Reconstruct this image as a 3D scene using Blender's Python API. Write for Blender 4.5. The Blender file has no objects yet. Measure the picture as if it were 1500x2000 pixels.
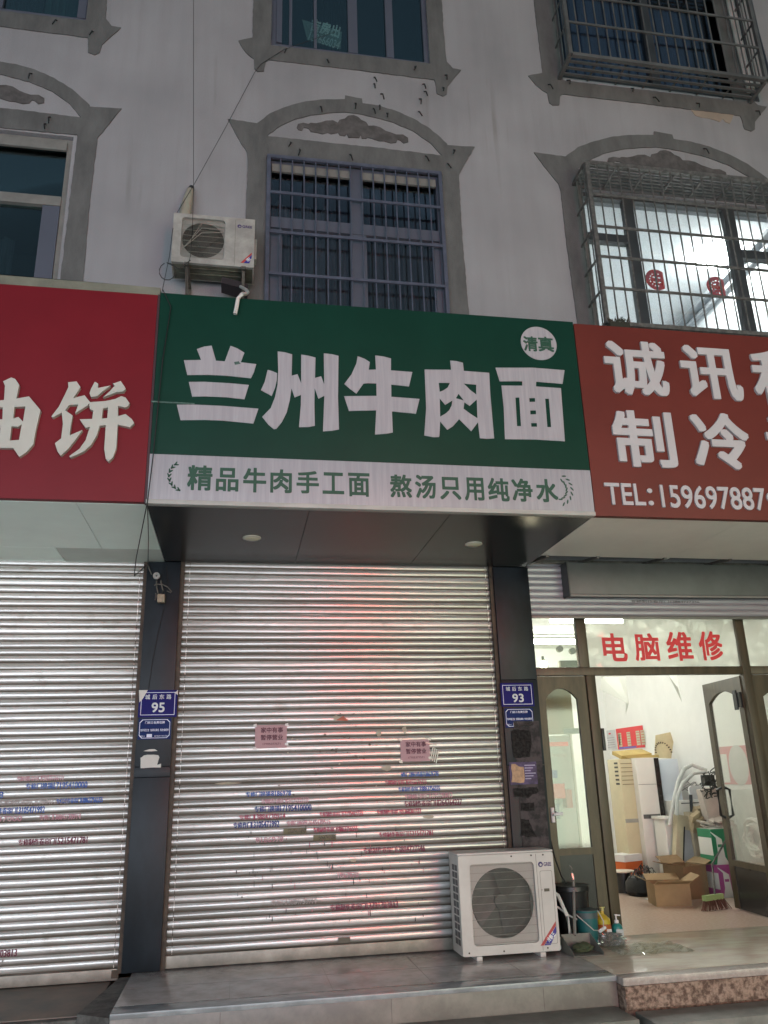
import bpy, bmesh, math, random
from mathutils import Vector, Matrix
random.seed(7)
scene = bpy.context.scene
COL = scene.collection
R = math.radians

# ------------------------------------------------------------------ camera
PITCH, YAW, ROLL, FPX = 0.31739174, 0.18209692, -0.03021444, 1579.637
CAM = Vector((0, -6.5, 1.218))
_f = Vector((math.sin(YAW) * math.cos(PITCH), math.cos(YAW) * math.cos(PITCH), math.sin(PITCH)))
_r = Vector((math.cos(YAW), -math.sin(YAW), 0))
_u = _r.cross(_f)
_c, _s = math.cos(ROLL), math.sin(ROLL)
RI, UP, FW = _c * _r + _s * _u, -_s * _r + _c * _u, _f
cd = bpy.data.cameras.new('camera')
cam = bpy.data.objects.new('camera', cd)
COL.objects.link(cam)
cam.matrix_world = Matrix(((RI.x, UP.x, -FW.x, CAM.x), (RI.y, UP.y, -FW.y, CAM.y), (RI.z, UP.z, -FW.z, CAM.z), (0, 0, 0, 1)))
cd.sensor_fit = 'HORIZONTAL'
cd.sensor_width = 36
cd.lens = 36 * FPX / 1500
cd.clip_start = 0.05
cd.clip_end = 500
scene.camera = cam

# ------------------------------------------------------------------ world, sun, exposure (dusk)
w = bpy.data.worlds.new('World')
scene.world = w
w.use_nodes = True
nt = w.node_tree
bg = nt.nodes['Background']
sky = nt.nodes.new('ShaderNodeTexSky')
sky.sky_type = 'NISHITA'
sky.sun_disc = False
SUN_EL, SUN_AZ = 5.0, 20.0
sky.sun_elevation = R(SUN_EL)
sky.sun_rotation = R(SUN_AZ)
nt.links.new(sky.outputs[0], bg.inputs[0])
bg.inputs[1].default_value = 0.15
sd = bpy.data.lights.new('sun', 'SUN')
sd.energy = 0.15
sd.angle = R(10)
sd.color = (1.0, 0.93, 0.9)
sun = bpy.data.objects.new('sun', sd)
COL.objects.link(sun)
sun.rotation_euler = (-Vector((math.sin(R(SUN_AZ)) * math.cos(R(SUN_EL)), math.cos(R(SUN_AZ)) * math.cos(R(SUN_EL)), math.sin(R(SUN_EL))))).to_track_quat('-Z', 'Y').to_euler()
scene.view_settings.view_transform = 'Standard'
scene.view_settings.look = 'None'
scene.view_settings.exposure = 0.26
scene.view_settings.gamma = 1
scene.cycles.max_bounces = 8
scene.cycles.diffuse_bounces = 4
scene.cycles.transparent_max_bounces = 12
scene.cycles.sample_clamp_indirect = 4
scene.cycles.use_denoising = True

# ------------------------------------------------------------------ measuring helpers: where a sight line meets a plane of the place
def _ray(px, py):
    return RI * (px - 750) - UP * (py - 1000) + FW * FPX
def at(px, py, Y=0.0):
    d = _ray(px, py); t = (Y - CAM.y) / d.y; return CAM + d * t
def fl(px, py, Z=0.0):
    d = _ray(px, py); t = (Z - CAM.z) / d.z; return CAM + d * t
def sx(px, py, X):
    d = _ray(px, py); t = (X - CAM.x) / d.x; return CAM + d * t

# ------------------------------------------------------------------ materials
_mats = {}
def mat(name, col, rough=0.6, metal=0.0, var=0.12, scale=4.0, bump=0.0, bscale=60.0, stretch=(1, 1, 1), col2=None, lo=0.4, hi=0.7, spec=0.5, emit=0.0, coat=0.0):
    if name in _mats: return _mats[name]
    m = bpy.data.materials.new(name); m.use_nodes = True
    N, L = m.node_tree.nodes, m.node_tree.links
    b = N['Principled BSDF']
    geo = N.new('ShaderNodeNewGeometry'); mp = N.new('ShaderNodeMapping')
    mp.inputs['Scale'].default_value = stretch
    L.new(geo.outputs['Position'], mp.inputs[0])
    nz = N.new('ShaderNodeTexNoise'); nz.inputs['Scale'].default_value = scale; nz.inputs['Detail'].default_value = 6; nz.inputs['Roughness'].default_value = 0.65
    L.new(mp.outputs[0], nz.inputs['Vector'])
    rp = N.new('ShaderNodeValToRGB')
    c2 = col2 if col2 else tuple(c * (1 - 2 * var) for c in col)
    rp.color_ramp.elements[0].position = lo; rp.color_ramp.elements[1].position = hi
    rp.color_ramp.elements[0].color = (*c2, 1); rp.color_ramp.elements[1].color = (*col, 1)
    L.new(nz.outputs[0], rp.inputs[0])
    L.new(rp.outputs[0], b.inputs['Base Color'])
    b.inputs['Roughness'].default_value = rough
    b.inputs['Metallic'].default_value = metal
    b.inputs['Specular IOR Level'].default_value = spec
    b.inputs['Coat Weight'].default_value = coat
    if emit:
        b.inputs['Emission Color'].default_value = (*col, 1); b.inputs['Emission Strength'].default_value = emit
    if bump:
        n2 = N.new('ShaderNodeTexNoise'); n2.inputs['Scale'].default_value = bscale; n2.inputs['Detail'].default_value = 4
        L.new(geo.outputs['Position'], n2.inputs['Vector'])
        bp = N.new('ShaderNodeBump'); bp.inputs['Strength'].default_value = bump; bp.inputs['Distance'].default_value = 0.01
        L.new(n2.outputs[0], bp.inputs['Height']); L.new(bp.outputs[0], b.inputs['Normal'])
    _mats[name] = m
    return m
def glass(name, tint, refl=0.12, haze=0.0, bump=0.0):
    m = bpy.data.materials.new(name); m.use_nodes = True
    N, L = m.node_tree.nodes, m.node_tree.links
    for n in list(N):
        if n.type == 'BSDF_PRINCIPLED': N.remove(n)
    out = [n for n in N if n.type == 'OUTPUT_MATERIAL'][0]
    tr = N.new('ShaderNodeBsdfTransparent'); tr.inputs[0].default_value = (*tint, 1)
    gl = N.new('ShaderNodeBsdfGlossy'); gl.inputs['Roughness'].default_value = 0.05 if not bump else 0.18
    lw = N.new('ShaderNodeLayerWeight'); lw.inputs[0].default_value = 0.35
    mr = N.new('ShaderNodeMath'); mr.operation = 'MULTIPLY_ADD'; mr.inputs[1].default_value = 0.35; mr.inputs[2].default_value = refl
    L.new(lw.outputs['Fresnel'], mr.inputs[0])
    mx = N.new('ShaderNodeMixShader'); L.new(mr.outputs[0], mx.inputs[0]); L.new(tr.outputs[0], mx.inputs[1]); L.new(gl.outputs[0], mx.inputs[2])
    last = mx
    if haze:
        df = N.new('ShaderNodeBsdfDiffuse'); df.inputs[0].default_value = (0.7, 0.72, 0.68, 1)
        tl = N.new('ShaderNodeBsdfTranslucent'); tl.inputs[0].default_value = (0.75, 0.76, 0.7, 1)
        ad = N.new('ShaderNodeMixShader'); L.new(df.outputs[0], ad.inputs[1]); L.new(tl.outputs[0], ad.inputs[2]); ad.inputs[0].default_value = 0.75
        m2 = N.new('ShaderNodeMixShader'); m2.inputs[0].default_value = haze; L.new(mx.outputs[0], m2.inputs[1]); L.new(ad.outputs[0], m2.inputs[2]); last = m2
    if bump:
        geo = N.new('ShaderNodeNewGeometry')
        nz = N.new('ShaderNodeTexVoronoi'); nz.inputs['Scale'].default_value = 9; nz.inputs['Randomness'].default_value = 1
        L.new(geo.outputs['Position'], nz.inputs['Vector'])
        bp = N.new('ShaderNodeBump'); bp.inputs['Strength'].default_value = bump; bp.inputs['Distance'].default_value = 0.03
        L.new(nz.outputs['Distance'], bp.inputs['Height']); L.new(bp.outputs[0], gl.inputs['Normal'])
    L.new(last.outputs[0], out.inputs[0])
    return m

def wall_material():
    m = bpy.data.materials.new('stucco'); m.use_nodes = True
    N, L = m.node_tree.nodes, m.node_tree.links; b = N['Principled BSDF']
    geo = N.new('ShaderNodeNewGeometry')
    def noise(scale, st, det=6):
        mp = N.new('ShaderNodeMapping'); mp.inputs['Scale'].default_value = st
        L.new(geo.outputs['Position'], mp.inputs[0])
        n = N.new('ShaderNodeTexNoise'); n.inputs['Scale'].default_value = scale; n.inputs['Detail'].default_value = det
        L.new(mp.outputs[0], n.inputs['Vector']); return n
    a = noise(0.9, (1, 1, 1)); s = noise(3.5, (2.2, 1, 0.18)); f = noise(170, (1, 1, 1), 2)
    r1 = N.new('ShaderNodeValToRGB'); r1.color_ramp.elements[0].position = 0.3; r1.color_ramp.elements[1].position = 0.7
    r1.color_ramp.elements[0].color = (0.25, 0.256, 0.272, 1); r1.color_ramp.elements[1].color = (0.335, 0.343, 0.362, 1)
    L.new(a.outputs[0], r1.inputs[0])
    r2 = N.new('ShaderNodeValToRGB'); r2.color_ramp.elements[0].position = 0.3; r2.color_ramp.elements[1].position = 0.62
    r2.color_ramp.elements[0].color = (0.93, 0.925, 0.92, 1); r2.color_ramp.elements[1].color = (1, 1, 1, 1)
    L.new(s.outputs[0], r2.inputs[0])
    r3 = N.new('ShaderNodeValToRGB'); r3.color_ramp.elements[0].position = 0.35; r3.color_ramp.elements[1].position = 0.65
    r3.color_ramp.elements[0].color = (0.8, 0.8, 0.8, 1); r3.color_ramp.elements[1].color = (1.08, 1.08, 1.08, 1)
    L.new(f.outputs[0], r3.inputs[0])
    x1 = N.new('ShaderNodeMixRGB'); x1.blend_type = 'MULTIPLY'; x1.inputs[0].default_value = 1; L.new(r1.outputs[0], x1.inputs[1]); L.new(r2.outputs[0], x1.inputs[2])
    x2 = N.new('ShaderNodeMixRGB'); x2.blend_type = 'MULTIPLY'; x2.inputs[0].default_value = 1; L.new(x1.outputs[0], x2.inputs[1]); L.new(r3.outputs[0], x2.inputs[2])
    g = noise(2.0, (5.5, 1, 0.28), 7); bl = noise(0.55, (1, 1, 1.3), 8)
    r4 = N.new('ShaderNodeMapRange'); r4.inputs[1].default_value = 0.56; r4.inputs[2].default_value = 0.74; L.new(g.outputs[0], r4.inputs[0])
    r5 = N.new('ShaderNodeMapRange'); r5.inputs[1].default_value = 0.48; r5.inputs[2].default_value = 0.66; L.new(bl.outputs[0], r5.inputs[0])
    mu = N.new('ShaderNodeMath'); mu.operation = 'MULTIPLY'; L.new(r4.outputs[0], mu.inputs[0]); L.new(r5.outputs[0], mu.inputs[1])
    x3 = N.new('ShaderNodeMixRGB'); x3.inputs[2].default_value = (0.15, 0.145, 0.135, 1)
    mu2 = N.new('ShaderNodeMath'); mu2.operation = 'MULTIPLY'; mu2.inputs[1].default_value = 0.6; L.new(mu.outputs[0], mu2.inputs[0]); L.new(mu2.outputs[0], x3.inputs[0]); L.new(x2.outputs[0], x3.inputs[1])
    L.new(x3.outputs[0], b.inputs['Base Color']); b.inputs['Roughness'].default_value = 0.9; b.inputs['Specular IOR Level'].default_value = 0.2
    bp = N.new('ShaderNodeBump'); bp.inputs['Strength'].default_value = 0.35; bp.inputs['Distance'].default_value = 0.006
    L.new(f.outputs[0], bp.inputs['Height']); L.new(bp.outputs[0], b.inputs['Normal'])
    return m

PITCH_S = 0.0535
def slat_material(name, z0, xc, hw, lift=1.0):
    m = bpy.data.materials.new(name); m.use_nodes = True
    N, L = m.node_tree.nodes, m.node_tree.links; b = N['Principled BSDF']
    geo = N.new('ShaderNodeNewGeometry'); sep = N.new('ShaderNodeSeparateXYZ'); L.new(geo.outputs['Position'], sep.inputs[0])
    def math_(op, a, v=None, v2=None):
        n = N.new('ShaderNodeMath'); n.operation = op
        if hasattr(a, 'links'): L.new(a, n.inputs[0])
        else: n.inputs[0].default_value = a
        if v is not None:
            if hasattr(v, 'links'): L.new(v, n.inputs[1])
            else: n.inputs[1].default_value = v
        if v2 is not None: n.inputs[2].default_value = v2
        return n.outputs[0]
    def noise(scale, st, det=5, src=None):
        mp = N.new('ShaderNodeMapping'); mp.inputs['Scale'].default_value = st
        L.new(geo.outputs['Position'], mp.inputs[0])
        n = N.new('ShaderNodeTexNoise'); n.inputs['Scale'].default_value = scale; n.inputs['Detail'].default_value = det; n.inputs['Roughness'].default_value = 0.7
        L.new(mp.outputs[0], n.inputs['Vector']); return n.outputs[0]
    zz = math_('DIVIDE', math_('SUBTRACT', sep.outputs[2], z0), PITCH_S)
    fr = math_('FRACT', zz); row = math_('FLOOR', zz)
    # grime plus painted shade on each slat's lower part, its height wandering along
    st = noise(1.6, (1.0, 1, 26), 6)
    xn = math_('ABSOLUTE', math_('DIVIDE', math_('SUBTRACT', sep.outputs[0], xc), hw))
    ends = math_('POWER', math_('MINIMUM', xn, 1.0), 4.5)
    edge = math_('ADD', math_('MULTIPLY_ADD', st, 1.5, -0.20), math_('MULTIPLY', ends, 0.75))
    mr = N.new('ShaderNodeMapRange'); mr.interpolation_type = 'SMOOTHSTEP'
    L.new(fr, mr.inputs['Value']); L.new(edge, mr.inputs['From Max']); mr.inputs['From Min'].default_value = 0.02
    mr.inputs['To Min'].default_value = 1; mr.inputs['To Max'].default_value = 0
    # each slat weathered a little differently
    wn = N.new('ShaderNodeTexWhiteNoise'); wn.noise_dimensions = '1D'; L.new(row, wn.inputs['W'])
    streak = noise(2.2, (0.9, 1, 60), 7)
    speck = noise(55, (1, 1, 1), 3)
    blot = noise(4.5, (1, 1, 1.6), 6)
    c1 = N.new('ShaderNodeValToRGB'); c1.color_ramp.elements[0].color = (0.34 * lift, 0.325 * lift, 0.30 * lift, 1); c1.color_ramp.elements[1].color = (0.64 * lift, 0.635 * lift, 0.61 * lift, 1)
    L.new(wn.outputs[0], c1.inputs[0])
    def mixc(fac, a, col, blend='MIX'):
        x = N.new('ShaderNodeMixRGB'); x.blend_type = blend
        L.new(fac, x.inputs[0]); L.new(a, x.inputs[1]); x.inputs[2].default_value = (*col, 1); return x.outputs[0]
    def ramp(v, a, c):
        q = N.new('ShaderNodeMapRange'); L.new(v, q.inputs[0]); q.inputs[1].default_value = a; q.inputs[2].default_value = c; return q.outputs[0]
    col = mixc(math_('MULTIPLY', ramp(streak, 0.54, 0.70), 0.8), c1.outputs[0], (0.21, 0.18, 0.13))
    col = mixc(math_('MULTIPLY', ramp(blot, 0.55, 0.72), 0.55), col, (0.26, 0.225, 0.175))
    col = mixc(math_('MULTIPLY', ramp(speck, 0.66, 0.74), 0.55), col, (0.16, 0.13, 0.1))
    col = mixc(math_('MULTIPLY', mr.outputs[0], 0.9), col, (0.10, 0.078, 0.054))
    L.new(col, b.inputs['Base Color'])
    b.inputs['Metallic'].default_value = 0.3
    b.inputs['Specular IOR Level'].default_value = 1.0
    rr = math_('MULTIPLY_ADD', streak, 0.22, 0.08)
    rr = math_('ADD', rr, math_('MULTIPLY', math_('POWER', wn.outputs[0], 2.0), 0.14))
    L.new(rr, b.inputs['Roughness'])
    bp = N.new('ShaderNodeBump'); bp.inputs['Strength'].default_value = 0.04; bp.inputs['Distance'].default_value = 0.004
    L.new(noise(30, (0.2, 1, 3), 4), bp.inputs['Height']); L.new(bp.outputs[0], b.inputs['Normal'])
    return m

def emission(name, col, strength):
    m = bpy.data.materials.new(name); m.use_nodes = True
    N, L = m.node_tree.nodes, m.node_tree.links
    b = N['Principled BSDF']; b.inputs['Base Color'].default_value = (0.02, 0.02, 0.02, 1)
    b.inputs['Emission Color'].default_value = (*col, 1); b.inputs['Emission Strength'].default_value = strength
    return m

WALL = wall_material()
CEMENT = mat('bare_cement', (0.145, 0.15, 0.15), 0.9, var=0.2, scale=2.2, bump=0.3, bscale=90, stretch=(2.6, 1, 0.9), col2=(0.088, 0.092, 0.092), lo=0.3, hi=0.72, spec=0.2)
CEMENT2 = mat('cement_scar', (0.125, 0.122, 0.122), 0.9, var=0.2, scale=9, bump=0.3, bscale=90, spec=0.2)
ALU = mat('window_aluminium', (0.10, 0.11, 0.145), 0.45, metal=0.2, var=0.05)
ALUDARK = mat('dark_aluminium', (0.05, 0.055, 0.06), 0.45, var=0.1)
STEEL_B = mat('painted_steel_blue', (0.10, 0.115, 0.165), 0.5, metal=0.2, var=0.15, scale=12)
STEEL_D = mat('rusty_grey_steel', (0.17, 0.16, 0.14), 0.55, metal=0.4, var=0.25, scale=15)
STEEL_L = mat('old_cage_steel', (0.19, 0.187, 0.175), 0.5, metal=0.4, var=0.25, scale=18)
DARKROOM = mat('dark_room', (0.02, 0.03, 0.035), 0.9, var=0.1)
CURTAIN = mat('grey_curtain', (0.12, 0.115, 0.12), 0.9, var=0.2, scale=8, stretch=(4, 4, 0.4))
CURTAIN_B = mat('blue_curtain', (0.03, 0.07, 0.16), 0.9, var=0.3, scale=6, stretch=(4, 4, 0.4))
CURTAIN_D = mat('dark_curtain', (0.05, 0.055, 0.075), 0.9, var=0.3, scale=6, stretch=(4, 4, 0.4))
PALE = mat('pale_frame', (0.22, 0.22, 0.205), 0.6, var=0.15)
GLASS_T = glass('teal_glass', (0.62, 0.74, 0.74), 0.03)
GLASS_D = glass('window_glass', (0.72, 0.76, 0.8), 0.03)
GLASS_C = glass('clear_glass', (0.93, 0.95, 0.92), 0.03)
FILM = glass('plastic_film', (0.9, 0.92, 0.88), 0.05, haze=0.4, bump=0.9)
GREEN = mat('sign_green', (0.005, 0.038, 0.024), 0.5, var=0.08, scale=2, spec=0.15)
GREEN2 = mat('sign_green_text', (0.012, 0.07, 0.04), 0.5, var=0.05)
VINYL_W = mat('sign_white', (0.355, 0.355, 0.375), 0.45, var=0.09, scale=7, stretch=(6, 1, 0.3))
RED_L = mat('sign_red_crimson', (0.155, 0.010, 0.016), 0.5, var=0.06, scale=2, spec=0.2)
RED_R = mat('sign_red_orange', (0.13, 0.025, 0.017), 0.5, var=0.08, scale=2, spec=0.25)
LETTER_L = mat('letter_cream', (0.46, 0.47, 0.41), 0.5, var=0.05)
LETTER_R = mat('letter_white', (0.45, 0.455, 0.46), 0.5, var=0.04)
SOFF_D = mat('dark_gloss_panel', (0.018, 0.023, 0.023), 0.24, spec=0.2, var=0.2, scale=3, stretch=(1, 3, 1))
SOFF_L = mat('pale_green_panel', (0.76, 0.92, 0.82), 0.30, var=0.06, spec=0.8, scale=1.2)
SOFF_R = mat('pale_cream_panel', (0.80, 0.79, 0.68), 0.32, var=0.06, spec=0.8, scale=1.5)
TRIM = mat('sign_trim', (0.42, 0.42, 0.38), 0.5, var=0.1)
TILE_D = mat('dark_tile', (0.010, 0.016, 0.022), 0.4, var=0.3, scale=5, stretch=(1, 1, 0.5), spec=0.25)
TILE_OLD = mat('old_tile', (0.062, 0.052, 0.053), 0.6, var=0.3, scale=11, col2=(0.022, 0.021, 0.021), spec=0.2, lo=0.42, hi=0.58, bump=0.2)
RUSTY = mat('rusty_channel', (0.075, 0.05, 0.03), 0.6, var=0.3, scale=14, metal=0.2)
BROWN_F = mat('brown_frame', (0.078, 0.06, 0.032), 0.42, metal=0.2, var=0.2, scale=5, stretch=(3, 3, 0.6))
KICK = mat('kick_panel', (0.035, 0.035, 0.033), 0.25, var=0.15, spec=0.3)
STEP = mat('step_tile', (0.40, 0.385, 0.36), 0.15, var=0.14, scale=5.5, col2=(0.27, 0.25, 0.23), lo=0.34, hi=0.6, bump=0.12)
STEP_B = mat('step_border_stone', (0.34, 0.37, 0.37), 0.2, var=0.2, scale=6, stretch=(1, 4, 1))
TREAD = mat('lower_tread', (0.21, 0.215, 0.185), 0.5, var=0.2, scale=7)
GRAN = mat('rough_granite', (0.33, 0.235, 0.175), 0.75, var=0.3, scale=34, col2=(0.10, 0.06, 0.042), lo=0.4, hi=0.6, bump=0.9, bscale=45)
GRAN_T = mat('marble_top', (0.60, 0.56, 0.42), 0.18, var=0.2, scale=4.5, col2=(0.48, 0.38, 0.30), lo=0.35, hi=0.62, stretch=(0.6, 2, 1))
GRAN_F = mat('pink_speckled_floor', (0.62, 0.49, 0.40), 0.25, var=0.2, scale=40, col2=(0.52, 0.38, 0.30))
GRAN_E = mat('granite_lip', (0.46, 0.40, 0.35), 0.3, var=0.15, scale=30)
CONC = mat('old_concrete', (0.17, 0.13, 0.10), 0.5, var=0.3, scale=2.2, col2=(0.075, 0.08, 0.072), lo=0.36, hi=0.62)
KERB = mat('kerb_stone', (0.16, 0.16, 0.145), 0.8, var=0.3, scale=12, bump=0.8, bscale=30)
ASPH = mat('asphalt', (0.05, 0.05, 0.05), 0.8, var=0.2, scale=20, bump=0.5)
AC_W = mat('ac_casing', (0.52, 0.50, 0.46), 0.42, var=0.07, scale=4)
AC_OLD = mat('ac_casing_dirty', (0.40, 0.40, 0.37), 0.5, var=0.18, scale=5)
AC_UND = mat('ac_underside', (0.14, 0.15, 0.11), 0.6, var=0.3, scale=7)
AC_WIRE = mat('grille_wire', (0.25, 0.245, 0.21), 0.45, var=0.05)
BLACK = mat('black_plastic', (0.012, 0.013, 0.014), 0.4, var=0.2)
DGREY = mat('dark_grey_plastic', (0.05, 0.05, 0.05), 0.5, var=0.2)
FANM = mat('fan_blade', (0.013, 0.014, 0.012), 0.45, var=0.1)
LOGO = mat('logo_indigo', (0.04, 0.02, 0.14), 0.5)
RIB_B = mat('ribbon_blue', (0.03, 0.02, 0.25), 0.45)
RIB_R = mat('ribbon_red', (0.42, 0.05, 0.05), 0.45)
WHITE = mat('white_plastic', (0.72, 0.72, 0.70), 0.45, var=0.04)
PLATE = mat('plate_blue', (0.012, 0.011, 0.12), 0.5, var=0.08, spec=0.1)
PLATE2 = mat('plaque_blue', (0.010, 0.024, 0.11), 0.5, var=0.1, spec=0.1)
PLATE_T = mat('plate_text', (0.55, 0.58, 0.6), 0.4)
PLATE_T2 = mat('plaque_line', (0.62, 0.64, 0.8), 0.35)
CABLE = mat('black_cable', (0.012, 0.012, 0.012), 0.6)
HOSE = mat('white_hose', (0.6, 0.6, 0.56), 0.5)
PAPERP = mat('pink_paper', (0.42, 0.26, 0.275), 0.7, var=0.05)
INKD = mat('dark_ink', (0.10, 0.03, 0.05), 0.7)
PAPERW = mat('white_paper', (0.6, 0.59, 0.55), 0.8, var=0.08)
ROOMW = mat('white_room_wall', (0.78, 0.78, 0.745), 0.75, var=0.03)
CARD = mat('cardboard', (0.33, 0.22, 0.11), 0.8, var=0.1, scale=5)
CARD_D = mat('cardboard_inside', (0.26, 0.17, 0.085), 0.8, var=0.1)
BEIGE = mat('beige_cabinet', (0.62, 0.55, 0.36), 0.4, var=0.05)
CABW = mat('white_cabinet', (0.74, 0.72, 0.66), 0.35, var=0.03)
CABB = mat('bluish_cabinet', (0.66, 0.70, 0.76), 0.25, var=0.03)
BLKGL = mat('black_gloss', (0.02, 0.014, 0.012), 0.15)
ORANGE = mat('orange_print', (0.62, 0.13, 0.025), 0.6, var=0.08)
GREENP = mat('green_print', (0.02, 0.20, 0.09), 0.5, var=0.05)
PINKP = mat('magenta_print', (0.42, 0.08, 0.26), 0.5, var=0.05)
REDP = mat('red_print', (0.62, 0.035, 0.04), 0.5, var=0.05)
YELLOW = mat('yellow_plastic', (0.55, 0.42, 0.03), 0.4, var=0.1)
TEAL = mat('teal_plastic', (0.02, 0.22, 0.20), 0.3, var=0.1)
OLIVE = mat('olive_flashing', (0.19, 0.20, 0.15), 0.7, var=0.2, scale=3)

# ------------------------------------------------------------------ mesh helpers
class MB:
    def __init__(s): s.v, s.f, s.m, s.sm = [], [], [], []
    def add(s, vs, fs, mi=0, smooth=False):
        o = len(s.v); s.v += [tuple(v) for v in vs]
        for f in fs: s.f.append([i + o for i in f]); s.m.append(mi); s.sm.append(smooth)
        return s
    def box(s, x0, x1, y0, y1, z0, z1, b=0.0, mi=0):
        if x1 < x0: x0, x1 = x1, x0
        if y1 < y0: y0, y1 = y1, y0
        if z1 < z0: z0, z1 = z1, z0
        vs = [(x, y, z) for x in (x0, x1) for y in (y0, y1) for z in (z0, z1)]
        fs = [(0, 1, 3, 2), (4, 6, 7, 5), (0, 4, 5, 1), (2, 3, 7, 6), (0, 2, 6, 4), (1, 5, 7, 3)]
        if not b: return s.add(vs, fs, mi)
        bm = bmesh.new(); bv = [bm.verts.new(v) for v in vs]
        for f in fs: bm.faces.new([bv[i] for i in f])
        bmesh.ops.bevel(bm, geom=bm.edges[:], offset=b, segments=2, affect='EDGES', profile=0.6)
        bm.verts.index_update()
        s.add([v.co[:] for v in bm.verts], [[v.index for v in f.verts] for f in bm.faces], mi, True); bm.free(); return s
    def obox(s, c, ax, ay, az, hx, hy, hz, mi=0):
        c, ax, ay, az = Vector(c), Vector(ax).normalized(), Vector(ay).normalized(), Vector(az).normalized()
        vs = [c + ax * hx * i + ay * hy * j + az * hz * k for i in (-1, 1) for j in (-1, 1) for k in (-1, 1)]
        return s.add(vs, [(0, 1, 3, 2), (4, 6, 7, 5), (0, 4, 5, 1), (2, 3, 7, 6), (0, 2, 6, 4), (1, 5, 7, 3)], mi)
    def tube(s, pts, r, n=8, mi=0):
        pts = [Vector(p) for p in pts]; o = len(s.v); rings = []
        for i, p in enumerate(pts):
            d = (pts[min(i + 1, len(pts) - 1)] - pts[max(i - 1, 0)]).normalized()
            a = d.cross(Vector((0, 0, 1)))
            if a.length < 0.05: a = d.cross(Vector((0, 1, 0)))
            a.normalize(); b = d.cross(a); rr = r[i] if isinstance(r, (list, tuple)) else r
            rings.append([p + (a * math.cos(6.2832 * k / n) + b * math.sin(6.2832 * k / n)) * rr for k in range(n)])
        vs = [v for q in rings for v in q]; fs = []
        for i in range(len(pts) - 1):
            for k in range(n): fs.append((i * n + k, i * n + (k + 1) % n, (i + 1) * n + (k + 1) % n, (i + 1) * n + k))
        fs += [tuple(range(n))[::-1], tuple((len(pts) - 1) * n + k for k in range(n))]
        return s.add(vs, fs, mi, True)
    def lathe(s, c, prof, n=24, mi=0):
        vs, fs = [], []
        for (r, z) in prof:
            for k in range(n): vs.append((c[0] + r * math.cos(6.2832 * k / n), c[1] + r * math.sin(6.2832 * k / n), c[2] + z))
        for i in range(len(prof) - 1):
            for k in range(n): fs.append((i * n + k, i * n + (k + 1) % n, (i + 1) * n + (k + 1) % n, (i + 1) * n + k))
        fs += [tuple(range(n))[::-1], tuple((len(prof) - 1) * n + k for k in range(n))]
        return s.add(vs, fs, mi, True)
    def quad(s, a, b, c, d, mi=0): return s.add([a, b, c, d], [(0, 1, 2, 3)], mi)
    def mesh(s, me, mi=0):
        return s.add([v.co[:] for v in me.vertices], [list(p.vertices) for p in me.polygons], mi)

def obj(name, mb, mats, parent=None, label=None):
    if not isinstance(mats, (list, tuple)): mats = [mats]
    me = bpy.data.meshes.new(name); off = Vector((0, 0, 0))
    if parent:
        p = parent
        while p: off += p.location; p = p.parent
    me.from_pydata([tuple(Vector(v) - off) for v in mb.v], [], mb.f)
    for p, mi, sm in zip(me.polygons, mb.m, mb.sm): p.material_index = mi; p.use_smooth = sm
    for m in mats: me.materials.append(m)
    me.update()
    if any(mb.sm): me.set_sharp_from_angle(angle=R(40))
    o = bpy.data.objects.new(name, me); COL.objects.link(o)
    if parent: o.parent = parent
    if label: o['label'] = label
    return o
def tag(o, label, cat, group=None):
    o['label'] = label; o['category'] = cat
    if group: o['group'] = group
    return o
def thing(name, label, cat, loc, group=None):
    o = bpy.data.objects.new(name, None); COL.objects.link(o); o.location = loc; o.empty_display_size = 0.1
    return tag(o, label, cat, group)
def struct(name, mb, m):
    o = obj(name, mb, m); o['kind'] = 'structure'; return o

def shape(loops, depth, Y, dy=0.0):
    """filled outline(s) lying in a wall plane: loops of (X, Z), later loops inside earlier ones are holes; thickness depth, front face towards the street"""
    cu = bpy.data.curves.new('outline', 'CURVE'); cu.dimensions = '2D'; cu.fill_mode = 'BOTH'; cu.extrude = depth / 2
    for pts in loops:
        s = cu.splines.new('POLY'); s.points.add(len(pts) - 1)
        for p, q in zip(s.points, pts): p.co = (q[0], q[1], 0, 1)
        s.use_cyclic_u = True
    return _curve_to_wall(cu, Y - depth / 2 - dy)
def _curve_to_wall(cu, yc, fit=None):
    ob = bpy.data.objects.new('outline', cu); me = bpy.data.meshes.new_from_object(ob)
    vs = [v.co.copy() for v in me.vertices]; fs = [list(p.vertices) for p in me.polygons]
    bpy.data.objects.remove(ob); bpy.data.curves.remove(cu); bpy.data.meshes.remove(me)
    if fit and vs:
        x0, x1 = min(v.x for v in vs), max(v.x for v in vs); y0, y1 = min(v.y for v in vs), max(v.y for v in vs)
        for v in vs:
            v.x = fit[0] + (v.x - x0) / max(x1 - x0, 1e-6) * (fit[1] - fit[0])
            v.y = fit[2] + (v.y - y0) / max(y1 - y0, 1e-6) * (fit[3] - fit[2])
    return [(v.x, yc - v.z, v.y) for v in vs], fs
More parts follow.
